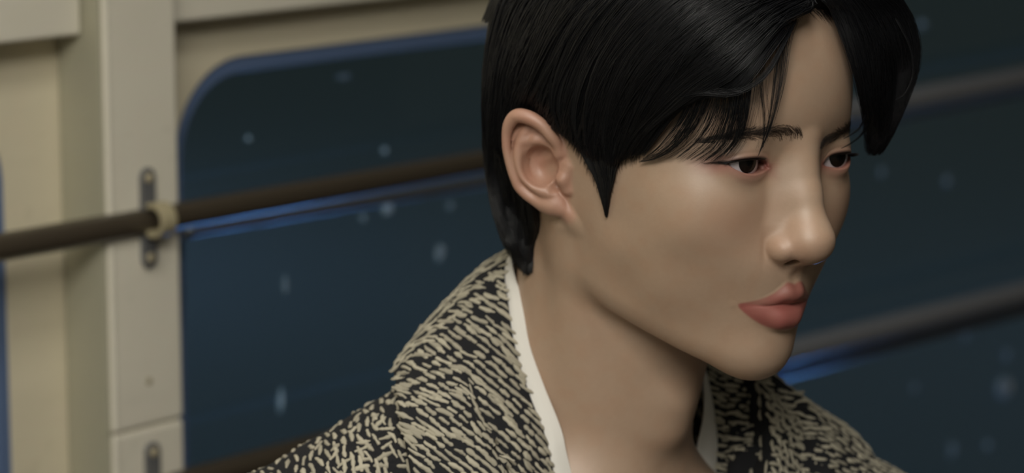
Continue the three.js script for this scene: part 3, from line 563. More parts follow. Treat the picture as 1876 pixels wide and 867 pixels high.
function along(g, n) { const t = g.map((_, i) => i), f = [0, 1, 2].map((c) => spline(t, g.map((p) => p[c]))); return Array.from({ length: n }, (_, i) => f.map((q) => q(i * (g.length - 1) / (n - 1)))); }
const skull = (x, y, z) => { let d = (Math.hypot(x, z - AXIS) - headRadius(Math.atan2(Math.abs(x), z - AXIS), y)) * 0.88; d = smax(d, y - 82, 30); return smin(d, ellip(x, y, z, [0, 34, -85], [76, 84, 98]), 12); };
// hairs between neighbouring guides: spread in depth, gathered into wisps
function sheet(S, guides, count, seed, { n = 12, depth = 3, r0 = 0.26, r1 = 0.1, wisp = 14, gather = 0.5, short = 0.12, wave = 1, start = 0.1 } = {}) {
  const r = rng(seed), L = guides.map((g) => along(g, 24)), G = L.length - 1;
  const wisps = Array.from({ length: wisp * G }, () => [r() * G, (r() - 0.5) * depth, r() * 6.28]);
  for (let k = 0; k < count; k++) {
    let u = r() * G; const wi = wisps[Math.floor(r() * wisps.length)], own = (r() - 0.5) * depth * 0.7, a = r() * start, b = 1 - r() * r() * short, ph = r() * 6.28;
    if (Math.abs(wi[0] - u) > 1.4) u = wi[0] + (r() - 0.5) * 1.2; u = clamp(u, 0, G);
    const pts = [];
    for (let i = 0; i < n; i++) {
      const q = a + (b - a) * i / (n - 1), gth = gather * sstep(0.15, 1, q), uu = clamp(u + (wi[0] - u) * gth + 0.06 * wave * Math.sin(q * 5 + ph) , 0, G), g0 = Math.min(Math.floor(uu), G - 1), f = uu - g0, v = q * 23, v0 = Math.min(Math.floor(v), 22), fv = v - v0;
      const P = [0, 1, 2].map((c) => mixn(mixn(L[g0][v0][c], L[g0][v0 + 1][c], fv), mixn(L[g0 + 1][v0][c], L[g0 + 1][v0 + 1][c], fv), f));
      const gr = gradient(skull, P[0], P[1], P[2], 1), gl = Math.hypot(gr[0], gr[1], gr[2]) || 1, off = mixn(own + wi[1] * 0.5, wi[1], gth) + 0.5 * wave * Math.sin(q * 7 + wi[2] + ph * 0.2);
      const keep = Math.max(off, 0.4 - gr[3]);
      pts.push(P.map((c, k2) => c + gr[k2] / gl * keep));
    }
    S.add(pts, r0 * (0.7 + 0.6 * r()), r1);
  }
}
// a lock: hairs around one guide, wide at the root, drawn together at the tip
function lock(S, guide, count, seed, { n = 14, w0 = 3, w1 = 0.5, flat = 0.45, r0 = 0.17, r1 = 0.06, short = 0.12, start = 0.05 } = {}) {
  const r = rng(seed), L = along(guide, 28);
  for (let k = 0; k < count; k++) {
    const ax = (r() + r() - 1), ay = (r() + r() - 1) * flat, a = r() * start, b = 1 - r() * r() * short, ph = r() * 6.28, curl = (r() - 0.5) * 0.8;
    const pts = [];
    for (let i = 0; i < n; i++) {
      const q = a + (b - a) * i / (n - 1), v = q * 27, v0 = Math.min(Math.floor(v), 26), fv = v - v0, P = [0, 1, 2].map((c) => mixn(L[v0][c], L[v0 + 1][c], fv)), t = [0, 1, 2].map((c) => L[Math.min(v0 + 1, 27)][c] - L[Math.max(v0 - 1, 0)][c]), tl = Math.hypot(...t) || 1;
      const gr = gradient(skull, P[0], P[1], P[2], 1), gl = Math.hypot(gr[0], gr[1], gr[2]) || 1, N = [gr[0] / gl, gr[1] / gl, gr[2] / gl], B = [(t[1] * N[2] - t[2] * N[1]) / tl, (t[2] * N[0] - t[0] * N[2]) / tl, (t[0] * N[1] - t[1] * N[0]) / tl];
      const w = mixn(w0, w1, sstep(0, 1, q)), x = w * (ax + 0.25 * curl * Math.sin(q * 4 + ph)), y = Math.max(w * ay, 0.3 - gr[3]);
      pts.push([0, 1, 2].map((c) => P[c] + B[c] * x + N[c] * y));
    }
    S.add(pts, r0 * (0.7 + 0.6 * r()), r1);
  }
}
// short fine hairs that soften the edge of the hairline
function fuzz(S, count, seed, side) {
  const r = rng(seed);
  for (let k = 0; k < count; k++) {
    const th = mixn(0, 106, r()), y = EDGE(th) + 2 * r() + r() * r() * 8, rad = headRadius(th * DEG, y), p = [side * Math.sin(th * DEG) * rad, y, Math.cos(th * DEG) * rad + AXIS], l = 2.5 + 5.5 * r(), back = (r() - 0.5) * 0.5 + (th > 74 ? 0.6 * sstep(74, 100, th) : 0.55 * sstep(62, 50, th)), pts = [];
    for (let i = 0; i < 6; i++) {
      const q = i / 5, a = (th + back * l * q * 0.9) * DEG, yy = y - l * q * (0.85 + 0.2 * r() * 0), rr = headRadius(a, yy) / 1; let P = [side * Math.sin(a) * rr, yy, Math.cos(a) * rr + AXIS]; const g = gradient(skull, ...P, 1), gl = Math.hypot(g[0], g[1], g[2]) || 1; P = P.map((c, m) => c + g[m] / gl * (0.35 + 1.1 * q * (1 - q) - g[3])); pts.push(P);
    }
    S.add(pts, 0.075, 0.02);
  }
}
const EDGE = spline([0, 10, 20, 28, 36, 42, 48, 57, 66, 69, 73, 76, 79, 86, 94, 104, 112], [71, 70, 67, 60, 48, 36, 22, -2, -8, -16, -28, -26, -20, -9, 0, 9, 4]);
const HAIRLINE = spline([0, 10, 20, 28, 36, 42, 48, 57, 66, 69, 73, 76, 79, 86, 94, 104, 112, 118, 124, 132, 140, 150, 180], [72, 70.5, 68, 61, 48, 36, 24, 4, 0, -1, -2, -1, 0, 3, 7, 12, 6, -14, -40, -62, -74, -84, -88]);
function capField(x, y, z) {
  const th = Math.abs(Math.atan2(x, z - AXIS)) / DEG, m = y - HAIRLINE(th), back = sstep(70, 130, th);
  const thick = mixn(-4, 4.5 + 4.5 * back * sstep(-60, 0, y) + 4 * sstep(40, 90, y), sstep(-1.5, 13, m));
  return (skull(x, y, z) - thick) * 0.85;
}
const GUIDES = {
  fringe: [
    [[-61, 47.5, -0.5], [-64, 35, -4], [-66, 18, -12], [-67.5, 7.5, -19.5], [-68, 0.5, -26.5], [-68.5, -5, -34.5]],
    [[-59, 47.5, 1.5], [-62, 34.5, -1.5], [-63, 19, -7], [-65, 7, -14], [-67.5, -2, -24], [-69, -7, -37]],
    [[-56.5, 48.5, 6], [-59, 33.5, 4.5], [-58.5, 20, 0.5], [-60, 8.5, -6], [-63, -2, -16.5]],
    [[-53.5, 48.5, 8.5], [-55, 34.5, 8.5], [-54, 20.5, 5.5], [-55, 8, 0], [-59.5, -2, -10]],
    [[-51.5, 49, 10.5], [-52.5, 34.5, 11], [-52, 21, 9.5], [-52, 8, 4.5], [-56, -1.5, -4]],
    [[-49.5, 49, 12], [-50.5, 35.5, 12.5], [-49, 23, 12], [-49, 9.5, 8.5], [-53.5, -1, 0]],
    [[-47.5, 49.5, 13.5], [-48, 37, 14], [-48, 25.5, 14], [-48, 12, 11], [-50.5, 2, 5.5]],
  ],
  drop: [
    [[-32.5, 77.5, 5], [-36.5, 72.5, 5.5], [-41.5, 57.5, 8.5], [-43.5, 39, 10.5], [-44.5, 21.5, 11.5], [-45.5, 13, 10.5]],
    [[-23.5, 79.5, 7.5], [-30, 72.5, 8.5], [-36.5, 57, 12], [-39, 41, 13.5], [-37, 23.5, 16.5], [-35.5, 7, 16]],
    [[-17, 79.5, 8.5], [-21.5, 73, 10.5], [-29, 55.5, 15], [-32.5, 39.5, 17.5], [-34.5, 22, 18], [-36.5, 5, 15]],
    [[-16, 75.5, 10], [-24.5, 62.5, 14], [-28.5, 44.5, 17.5], [-31.5, 29.5, 18.5], [-34, 16, 17.5], [-37, 3, 14.5]],
  ],
  arc: [
    [[-13.5, 80, 12.5], [-27.5, 71.5, 15.5], [-40, 61.5, 17], [-52, 54, 14.5], [-63, 49, 6.5], [-70.5, 49, -3.5], [-76.5, 43.5, -13.5]],
    [[-18, 73.5, 14.5], [-31.5, 59.5, 19.5], [-41, 48, 21], [-49.5, 40.5, 19], [-59, 35.5, 13.5], [-68.5, 35, 2], [-74.5, 30, -10]],
  ],
  mass: [
    [[-1, 79, 8], [-24, 71, 14.5], [-42, 54, 17.5], [-50.5, 41.5, 14.5], [-57, 34.5, 8], [-62, 32.5, -1.5], [-66.5, 22, -15], [-69, -3, -33]],
    [[-2.5, 82, 7.5], [-31.5, 73.5, 14], [-50.5, 59, 13.5], [-61.5, 46, 7.5], [-67.5, 35, -4], [-71, 22, -16.5], [-72, 9, -29.5], [-70.5, -4, -39.5]],
    [[-11.5, 87, 6], [-40.5, 79.5, 8.5], [-60.5, 67, 4], [-71, 51, -6.5], [-75.5, 34, -19], [-76, 17, -30.5], [-74, 3, -41], [-71, -8, -46.5]],
    [[-22.5, 92, 1], [-54, 82.5, -1], [-71.5, 67.5, -12], [-79, 49.5, -25.5], [-81, 30, -36.5], [-78.5, 12, -46], [-75, -3, -51.5], [-72.5, -11.5, -52]],
    [[-37, 95, -8], [-65.5, 83.5, -16.5], [-78.5, 65.5, -29.5], [-83.5, 44.5, -44], [-83, 25, -54], [-80, 8, -61.5], [-77, -4, -65], [-75, -10, -65.5]],
    [[-52.5, 96, -24], [-75, 82, -38], [-84, 62.5, -51.5], [-86, 41.5, -63], [-85.5, 25, -71.5], [-83, 12.5, -77.5], [-80, 5, -81.5], [-78.5, 0, -84.5]],
    [[-65, 94.5, -46], [-82, 79, -61.5], [-88.5, 59.5, -75], [-89, 39.5, -86], [-87, 25.5, -95], [-85, 17.5, -100.5], [-83, 12.5, -105], [-81, 7.5, -109]],
    [[-73.5, 92, -68.5], [-85, 75.5, -87], [-89.5, 56, -98.5], [-89.5, 36.5, -109], [-87, 22, -116.5], [-84, 10, -122], [-80, -5.5, -127], [-72.5, -24, -131.5]],
    [[-77.5, 89, -93], [-84.5, 72.5, -110.5], [-87.5, 53, -120], [-87.5, 32, -127], [-84, 11, -132.5], [-77, -10.5, -139.5], [-63.5, -33.5, -149.5], [-59, -56.5, -144]],
    [[-75.5, 85.5, -120.5], [-80, 68, -134.5], [-82, 47.5, -140.5], [-81.5, 26.5, -144.5], [-79.5, 3, -146], [-67.5, -25.5, -155], [-69, -50, -144.5], [-65, -69.5, -136.5]],
  ],
  nape: [
    [[-73.5, -12, -146], [-66, -36.5, -149], [-64, -56, -143.5], [-64, -69.5, -134], [-57, -82, -133.5]],
    [[-76, -18.5, -133.5], [-60.5, -42, -145], [-60, -58.5, -138], [-57.5, -71, -134], [-56.5, -84.5, -129]],
    [[-71, -29, -126.5], [-59, -46, -135.5], [-54.5, -59.5, -135], [-56, -72, -130.5], [-53.5, -86, -130]],
    [[-67, -42, -116.5], [-63, -50, -118], [-57.5, -58.5, -122], [-52, -70.5, -130], [-55, -83.5, -127.5]],
  ],
  side: [
    [[-82, 12, -82], [-79.5, 2.5, -77.5], [-76.5, -7, -71.5], [-72.5, -19.5, -64], [-70.5, -28.5, -60.5], [-68, -36, -59.5]],
    [[-81.5, 15, -73], [-78.5, 3, -68], [-75, -9, -62.5], [-71.5, -21.5, -59.5], [-69.5, -31, -58], [-67.5, -39, -59]],
    [[-79.5, 13.5, -62.5], [-76.5, 1.5, -60], [-74, -11, -58], [-71, -22.5, -57], [-69, -32.5, -57.5], [-67, -40, -58.5]],
    [[-77, 11, -53], [-74.5, -0.5, -52.5], [-72.5, -10.5, -52.5], [-70.5, -20.5, -54], [-69.5, -29.5, -56], [-67.5, -37.5, -58]],
    [[-74.5, 8, -45], [-72.5, -2.5, -47], [-71.5, -10, -49.5], [-70.5, -17.5, -51.5], [-70, -23.5, -53.5], [-69, -29.5, -56]],
  ],
  curtain: [
    [[3.5, 84, 9.5], [12, 75, 12.5], [16.5, 61, 18], [22.5, 46, 20.5], [32.5, 28.5, 18], [50, 12, 7.5], [57, 0, 5]],
    [[7.5, 86.5, 11], [19, 74.5, 17.5], [28.5, 58.5, 21.5], [35.5, 41.5, 22], [45.5, 25, 16.5], [54, 9, 10], [59, -1.5, 5]],
    [[12.5, 88.5, 15], [30.5, 76.5, 21], [39.5, 60, 25.5], [50.5, 42.5, 21], [54, 25, 18.5], [56.5, 9.5, 13], [59.5, -2, 6]],
    [[20, 89, 19], [40, 79, 23], [50, 62, 26], [53, 45, 26], [55, 27, 22], [58, 11, 15], [61, -2, 6]],
    [[26, 90, 20], [46, 80, 24], [56, 63, 27], [58, 47, 28], [56, 32, 25], [57, 16, 18], [58, 4, 11]],
  ],
  stray: [
    [[39, 74.5, 28], [45, 59, 35.5], [45, 45.5, 38.5], [40, 36.5, 39], [34, 33.5, 38.5]],
    [[48.5, 19.5, 10.5], [37, 12, 15.5], [28.5, 7.5, 16], [23, 5, 15]],
    [[42.5, 23, 13], [34, 16, 16.5], [28.5, 12.5, 16.5], [23.5, 10, 15.5]],
  ],
};
{
  const cap = meshField(capField, [-105, -105, -215], [105, 150, 50], 2.6); pull(capField, cap.pos, 0, 2, 0.5);
  // drop the part that lies under the skin
  const keep = []; for (let t = 0; t < cap.idx.length; t += 3) { const [a, b, c] = [0, 1, 2].map((k) => { const v = cap.idx[t + k] * 3; return skull(cap.pos[v], cap.pos[v + 1], cap.pos[v + 2]) > -2.5; }); if (a || b || c) keep.push(cap.idx[t], cap.idx[t + 1], cap.idx[t + 2]); }
  const hair = mesh('hair', bodyGeometry(cap.pos, keep), M.hairBase, person);
  for (const [k, x, y, z] of [['mass', 0.55, 20, -38], ['curtain', 0.6, 17, -34]]) for (const g of GUIDES[k]) g.unshift([g[0][0] * x, g[0][1] + y, g[0][2] + z]);   // the hair comes from the crown
  const mirror = (gs) => gs.map((g) => g.map(([x, y, z]) => [-x, y, z]));
  const S = new Strands();
  sheet(S, GUIDES.mass, 4200, 11, { n: 14, depth: 6, wisp: 12, r0: 0.28, r1: 0.1, gather: 0.7, wave: 1.6 });
  sheet(S, GUIDES.mass.slice(0, 6).map((g) => g.map(([x, y, z]) => [x * 1.03, y + 1, z + 0.6])), 1300, 16, { n: 14, depth: 5, wisp: 5, r0: 0.22, r1: 0.08, gather: 0.85, wave: 2.6, short: 0.3 });
  sheet(S, GUIDES.mass.map((g) => g.slice(3)), 1500, 17, { n: 10, depth: 2.5, wisp: 8, r0: 0.2, r1: 0.05, gather: 0.5, short: 0.35, start: 0.5 });
  sheet(S, GUIDES.mass.slice(4), 2600, 12, { n: 11, depth: 4, wisp: 10, r0: 0.28 });
  sheet(S, mirror(GUIDES.mass.slice(4)), 1800, 13, { n: 10, depth: 4, r0: 0.32 });
  const crown = Array.from({ length: 9 }, (_, i) => { const z = 0 - i * 20, w = Math.sqrt(Math.max(0.05, 1 - ((z + 85) / 98) ** 2)); return [0, 1, 2, 3, 4, 5].map((k) => { const a = (-0.05 + 0.2 * k) * Math.PI / 2 * 0.95; return [-86.5 * w * Math.sin(a), 34 + (84 + 16) * w * Math.cos(a), z - 4 * k]; }); });
  sheet(S, crown, 1500, 18, { n: 9, depth: 4, r0: 0.36, short: 0.2 }); sheet(S, mirror(crown), 1500, 19, { n: 9, depth: 4, r0: 0.36, short: 0.2 });
  const backs = [...GUIDES.mass.slice(8), [[-50, 88, -140], [-58, 66, -158], [-58, 44, -168], [-58, 20, -172], [-54, -10, -172], [-48, -40, -168], [-44, -66, -160], [-42, -86, -152]], [[0, 90, -150], [0, 70, -176], [0, 44, -190], [0, 18, -194], [0, -12, -190], [0, -42, -180], [0, -70, -166], [0, -92, -158]]];
  sheet(S, backs, 1500, 14, { n: 11, depth: 4, r0: 0.34 }); sheet(S, mirror(backs), 1300, 15, { n: 11, depth: 4, r0: 0.34 });
  const q = rng(91), mixG = (L, u) => { const i = Math.min(Math.floor(u), L.length - 2), f = u - i; return L[i].map((p, k) => p.map((c, m) => mixn(c, L[i + 1][k][m], f))); }, LM = GUIDES.mass.slice(0, 8).map((g) => along(g, 9));
  for (let k = 0; k < 60; k++) {
    const u0 = q() * 6.6 + 0.1, du = (q() - 0.5) * 1.5, up = 1.5 + 3.5 * q(), from = Math.floor(q() * 3), guide = [];
    for (let i = from; i < 9; i++) { const f = (i - from) / (8 - from), P = mixG(LM, clamp(u0 + du * f * f, 0, 6.95))[i], g = gradient(skull, ...P, 1), gl = Math.hypot(g[0], g[1], g[2]) || 1, o = up * Math.sin(Math.PI * (0.12 + 0.8 * f)); guide.push(P.map((c, m) => c + g[m] / gl * o)); }
    lock(S, guide, 42, 300 + k, { n: 13, w0: 3.5 + 3 * q(), w1: 0.8, flat: 0.35, r0: 0.22, r1: 0.06, short: 0.25 });
  }
  for (let k = 0; k < 130; k++) {                 // single hairs that stand off the rest
    const u0 = q() * 6.8, du = (q() - 0.5) * 3, up = 2 + 4 * q(), guide = [];
    for (let i = 2; i < 9; i++) { const f = (i - 2) / 6, P = mixG(LM, clamp(u0 + du * f, 0, 6.95))[i], g = gradient(skull, ...P, 1), gl = Math.hypot(g[0], g[1], g[2]) || 1; guide.push(P.map((c, m) => c + g[m] / gl * up * (0.6 + 0.6 * f * (1 - f)))); }
    lock(S, guide, 1, 500 + k, { n: 12, w0: 1, w1: 0.5, r0: 0.1, r1: 0.03 });
  }
  S.build('hair_strands', M.hair, hair);
  const N = new Strands(); sheet(N, GUIDES.nape, 1100, 21, { n: 10, depth: 4, r0: 0.26, r1: 0.07, short: 0.3, wisp: 10 }); N.build('nape_hair', M.hair, hair);
  const B = new Strands(); sheet(B, GUIDES.side, 1300, 22, { n: 10, depth: 1.8, r0: 0.2, r1: 0.05, short: 0.5, wisp: 10, start: 0.55 }); sheet(B, mirror(GUIDES.side), 400, 23, { n: 8, depth: 1.6, r0: 0.2, r1: 0.06, short: 0.35, start: 0.3 }); fuzz(B, 1300, 24, -1); fuzz(B, 700, 25, 1); B.build('sideburn', M.hair, hair);
  const F = new Strands(); GUIDES.fringe.forEach((g, i) => { lock(F, g, 17, 40 + i, { w0: 5, w1: 0.5, r0: 0.13, r1: 0.03 }); lock(F, g, 12, 60 + i, { w0: 7, w1: 4.5, r0: 0.1, r1: 0.03, short: 0.35 }); }); sheet(F, GUIDES.fringe, 110, 39, { n: 12, depth: 3, r0: 0.13, r1: 0.05, wisp: 6, gather: 0.75 });
  GUIDES.drop.forEach((g, i) => { lock(F, g, 16, 80 + i, { w0: 4, w1: 0.5, r0: 0.12, r1: 0.03 }); lock(F, g, 9, 120 + i, { w0: 6, w1: 3.4, r0: 0.09, r1: 0.03, short: 0.3 }); }); GUIDES.arc.forEach((g, i) => lock(F, g, 24, 90 + i, { w0: 1.6, w1: 3, r0: 0.12 }));
  F.build('fringe', M.hair, hair);
  const C = new Strands(); sheet(C, GUIDES.curtain, 2600, 31, { n: 14, depth: 6, wisp: 9, r0: 0.24, r1: 0.05, gather: 0.75, short: 0.38, wave: 1.6 }); GUIDES.stray.forEach((g, i) => lock(C, g, 12, 100 + i, { w0: 1.6, w1: 0.4, r0: 0.1, r1: 0.03 })); C.build('side_fringe', M.hair, hair);
}
// brows and lashes
{
  const r = rng(5), centres = { '-1': [[5, 12.4], [11, 13.6], [17, 14.2], [29, 14.8], [39, 13.3], [47, 10.5], [54, 6.2]], 1: [[6, 6.5], [13, 8], [18, 10.2], [25, 12.6], [34, 14], [43, 13.4], [54, 7]] };
  const onFace = (x, y, lift) => { let z = 30; for (let i = 0; i < 40; i++) { const d = headField(x, y, z) - lift; z -= d * 0.9; if (Math.abs(d) < 0.02) break; } return [x, y, z]; };
  for (const s of [-1, 1]) {
    const by = spline(centres[s].map((p) => p[0]), centres[s].map((p) => p[1]));
    const S = new Strands();
    for (let k = 0; k < 820; k++) {
      const x = 6.5 + 45 * r(), half = (3.6 + 1.1 * sstep(10, 20, x)) * sstep(58, 36, x) * (0.45 + 0.55 * sstep(5, 12, x)) + 0.5, v = (r() + r() - 1) * half, y = by(x) + v, up = mixn(1.0, -0.1, sstep(7, 28, x)) - v * 0.12 + (r() - 0.5) * 0.3, l = 3.4 + 2.6 * r();
      const p = []; for (let i = 0; i < 5; i++) { const t = i / 4; const q = onFace(s * (x + l * t * Math.cos(up)), y + l * t * Math.sin(up) - 0.3 * t * t, 0.12 + 0.7 * t * (1 - 0.4 * t)); p.push(q); }
      S.add(p, 0.052, 0.018);
    }
    S.build('eyebrow', M.brow, person);
    const A = new Strands();
    for (let k = 0; k < 230; k++) {
      const x = 22.5 + 23 * (k + r()) / 230, y = lidTop(x), rr = Math.sqrt(Math.max(LID_R ** 2 - (x - EYE[0]) ** 2 - (y - EYE[1]) ** 2, 20)), z = EYE[2] + rr - 0.7, l = (3.2 + 2.4 * r()) * sstep(20, 28, x), out = (x - 31) * 0.045 + (r() - 0.5) * 0.25;
      const p = []; for (let i = 0; i < 5; i++) { const t = i / 4; p.push([s * (x + l * t * out), y - 0.1 + l * (-0.28 * t + 0.42 * t * t), z + l * 0.8 * t]); }
      A.add(p, 0.14, 0.03);
    }
    for (let k = 0; k < 20; k++) {                // the long lashes of the outer corner lie along the lid
      const x = 42 + 3 * r(), y = lidTop(x), rr = Math.sqrt(Math.max(LID_R ** 2 - (x - EYE[0]) ** 2 - (y - EYE[1]) ** 2, 20)), z = EYE[2] + rr, l = 4 + 6 * r(), p = [];
      for (let i = 0; i < 6; i++) { const q = i / 5, X = x + l * q; p.push(onFace(s * X, y - l * q * (0.08 + 0.12 * r()) + (r() - 0.5) * 0.3, 0.25 + 0.3 * q)); }
      A.add(p, 0.08, 0.02);
    }
    A.build('eyelashes', M.lash, person);
  }
}

// ---------- clothes ----------
// a surface through rows of points, given a thickness; f(u, v) gives a point on the outside
function loft(rows, nu, nv) {
  const cols = rows.map((r) => along(r, nu)), tv = rows.map((_, i) => i);
  return Array.from({ length: nu }, (_, i) => { const f = [0, 1, 2].map((c) => spline(tv, cols.map((q) => q[i][c]))); return Array.from({ length: nv }, (_, j) => f.map((g) => g(j * (rows.length - 1) / (nv - 1)))); });
}
function shellGeometry(grid, thick, uvScale = 0.02) {
  const nu = grid.length, nv = grid[0].length, nor = grid.map((row, i) => row.map((_, j) => { const a = grid[Math.max(i - 1, 0)][j], b = grid[Math.min(i + 1, nu - 1)][j], c = row[Math.max(j - 1, 0)], d = row[Math.min(j + 1, nv - 1)], u = [0, 1, 2].map((k) => b[k] - a[k]), v = [0, 1, 2].map((k) => d[k] - c[k]), n = [u[1] * v[2] - u[2] * v[1], u[2] * v[0] - u[0] * v[2], u[0] * v[1] - u[1] * v[0]], l = Math.hypot(...n) || 1; return n.map((q) => q / l); }));
  const pos = [], uv = [], idx = [], ring = [];
  // around the section: outside j = 0..nv-1, rounded rim, inside back, rounded rim
  const sect = []; for (let j = 0; j < nv; j++) sect.push([j, 0, 0]); for (const a of [0.2, 0.5, 0.8]) sect.push([nv - 1, -0.5 + 0.5 * Math.cos(a * Math.PI), Math.sin(a * Math.PI) * 0.5]); for (let j = nv - 1; j >= 0; j--) sect.push([j, -1, 0]); for (const a of [0.2, 0.5, 0.8]) sect.push([0, -0.5 - 0.5 * Math.cos(a * Math.PI), -Math.sin(a * Math.PI) * 0.5]);
  const m = sect.length;
  for (let i = 0; i < nu; i++) for (const [j, o, e] of sect) {
    const p = grid[i][j], q = grid[i][Math.max(j - 1, 0)], w = grid[i][Math.min(j + 1, nv - 1)], t = [0, 1, 2].map((k) => w[k] - q[k]), l = Math.hypot(...t) || 1;
    for (let k = 0; k < 3; k++) pos.push(p[k] + nor[i][j][k] * o * thick + t[k] / l * e * thick); uv.push(i * uvScale, j * uvScale);
  }
  for (let i = 0; i < nu - 1; i++) for (let j = 0; j < m; j++) { const a = i * m + j, b = i * m + (j + 1) % m; idx.push(a, a + m, b, b, a + m, b + m); }
  return { geometry: bodyGeometry(pos, idx, { uv: [uv, 2] }), nor };
}
const INNER = [[-20, -390, -20], [-38, -310, -40], [-50, -245, -66], [-59, -185, -91.5], [-60, -166.5, -100], [-61.7, -145.7, -114], [-62, -124.8, -127.5], [-58.6, -103.9, -141], [-45.2, -87, -161.6], [-20, -80, -180], [0, -79, -184], [20, -80, -180], [44, -87, -163], [60, -104, -141], [69, -126, -124], [73, -148, -111], [73, -170, -101], [71, -200, -93], [58, -250, -62], [40, -310, -34], [16, -390, -14]];
const OUTER = [[-70, -400, -15], [-118, -320, -32], [-136, -255, -62], [-138, -215, -92], [-134, -190, -112], [-127, -166, -132], [-116, -148, -153], [-106, -141, -172], [-80, -139, -194], [-42, -138, -214], [0, -139, -219], [42, -138, -214], [82, -136, -194], [110, -140, -166], [126, -150, -138], [138, -168, -112], [146, -190, -90], [148, -216, -68], [142, -256, -42], [118, -320, -18], [62, -400, -4]];
const lift = (f, up) => INNER.map((a, i) => { const b = OUTER[i], m = a.map((v, k) => v + (b[k] - v) * f), o = [m[0], 0, m[2] + 130], l = Math.hypot(...o) || 1; return [m[0] + o[0] / l * up * 0.6, m[1] + up, m[2] + o[2] / l * up * 0.6]; });
function coatField(x0, y, z0) {
  const c = Math.cos(15 * DEG), s = Math.sin(15 * DEG), xr = c * x0 + s * (z0 + 125), z = -s * x0 + c * (z0 + 125) - 135, x = Math.abs(xr);
  y += 9 * sstep(40, 150, xr) * sstep(-420, -320, y);
  let d = cone(x, y, z, [50, -255, -138], [56, -520, -130], 92, 100);
  d = smin(d, cone(x, y, z, [70, -179, -140], [178, -244, -137], 46, 50), 26);
  d = smin(d, cone(x, y, z, [183, -250, -137], [226, -450, -110], 50, 46), 14);
  d = smin(d, cone(x, y, z, [226, -450, -110], [150, -545, 10], 46, 42), 18);
  d = smin(d, cone(x, y, z, [55, -520, -130], [60, SEAT_LOCAL + 60, -100], 104, 118), 30);
  d = smax(d, -(y - SEAT_LOCAL - 2), 12);
  // open at the front of the neck
  const v = Math.max(Math.hypot(xr * 1.0, (z + 118) * 0.9) - 86 - clamp((-y - 200) * -0.2, -40, 10), -(y + 420));
  const front = smax(Math.abs(xr) - clamp(62 + (y + 200) * 0.28, 2, 62), -(z + 90), 8);
  d = smax(d, -Math.min(v, Math.max(front, -(y + 400))), 5);
  return d;
}
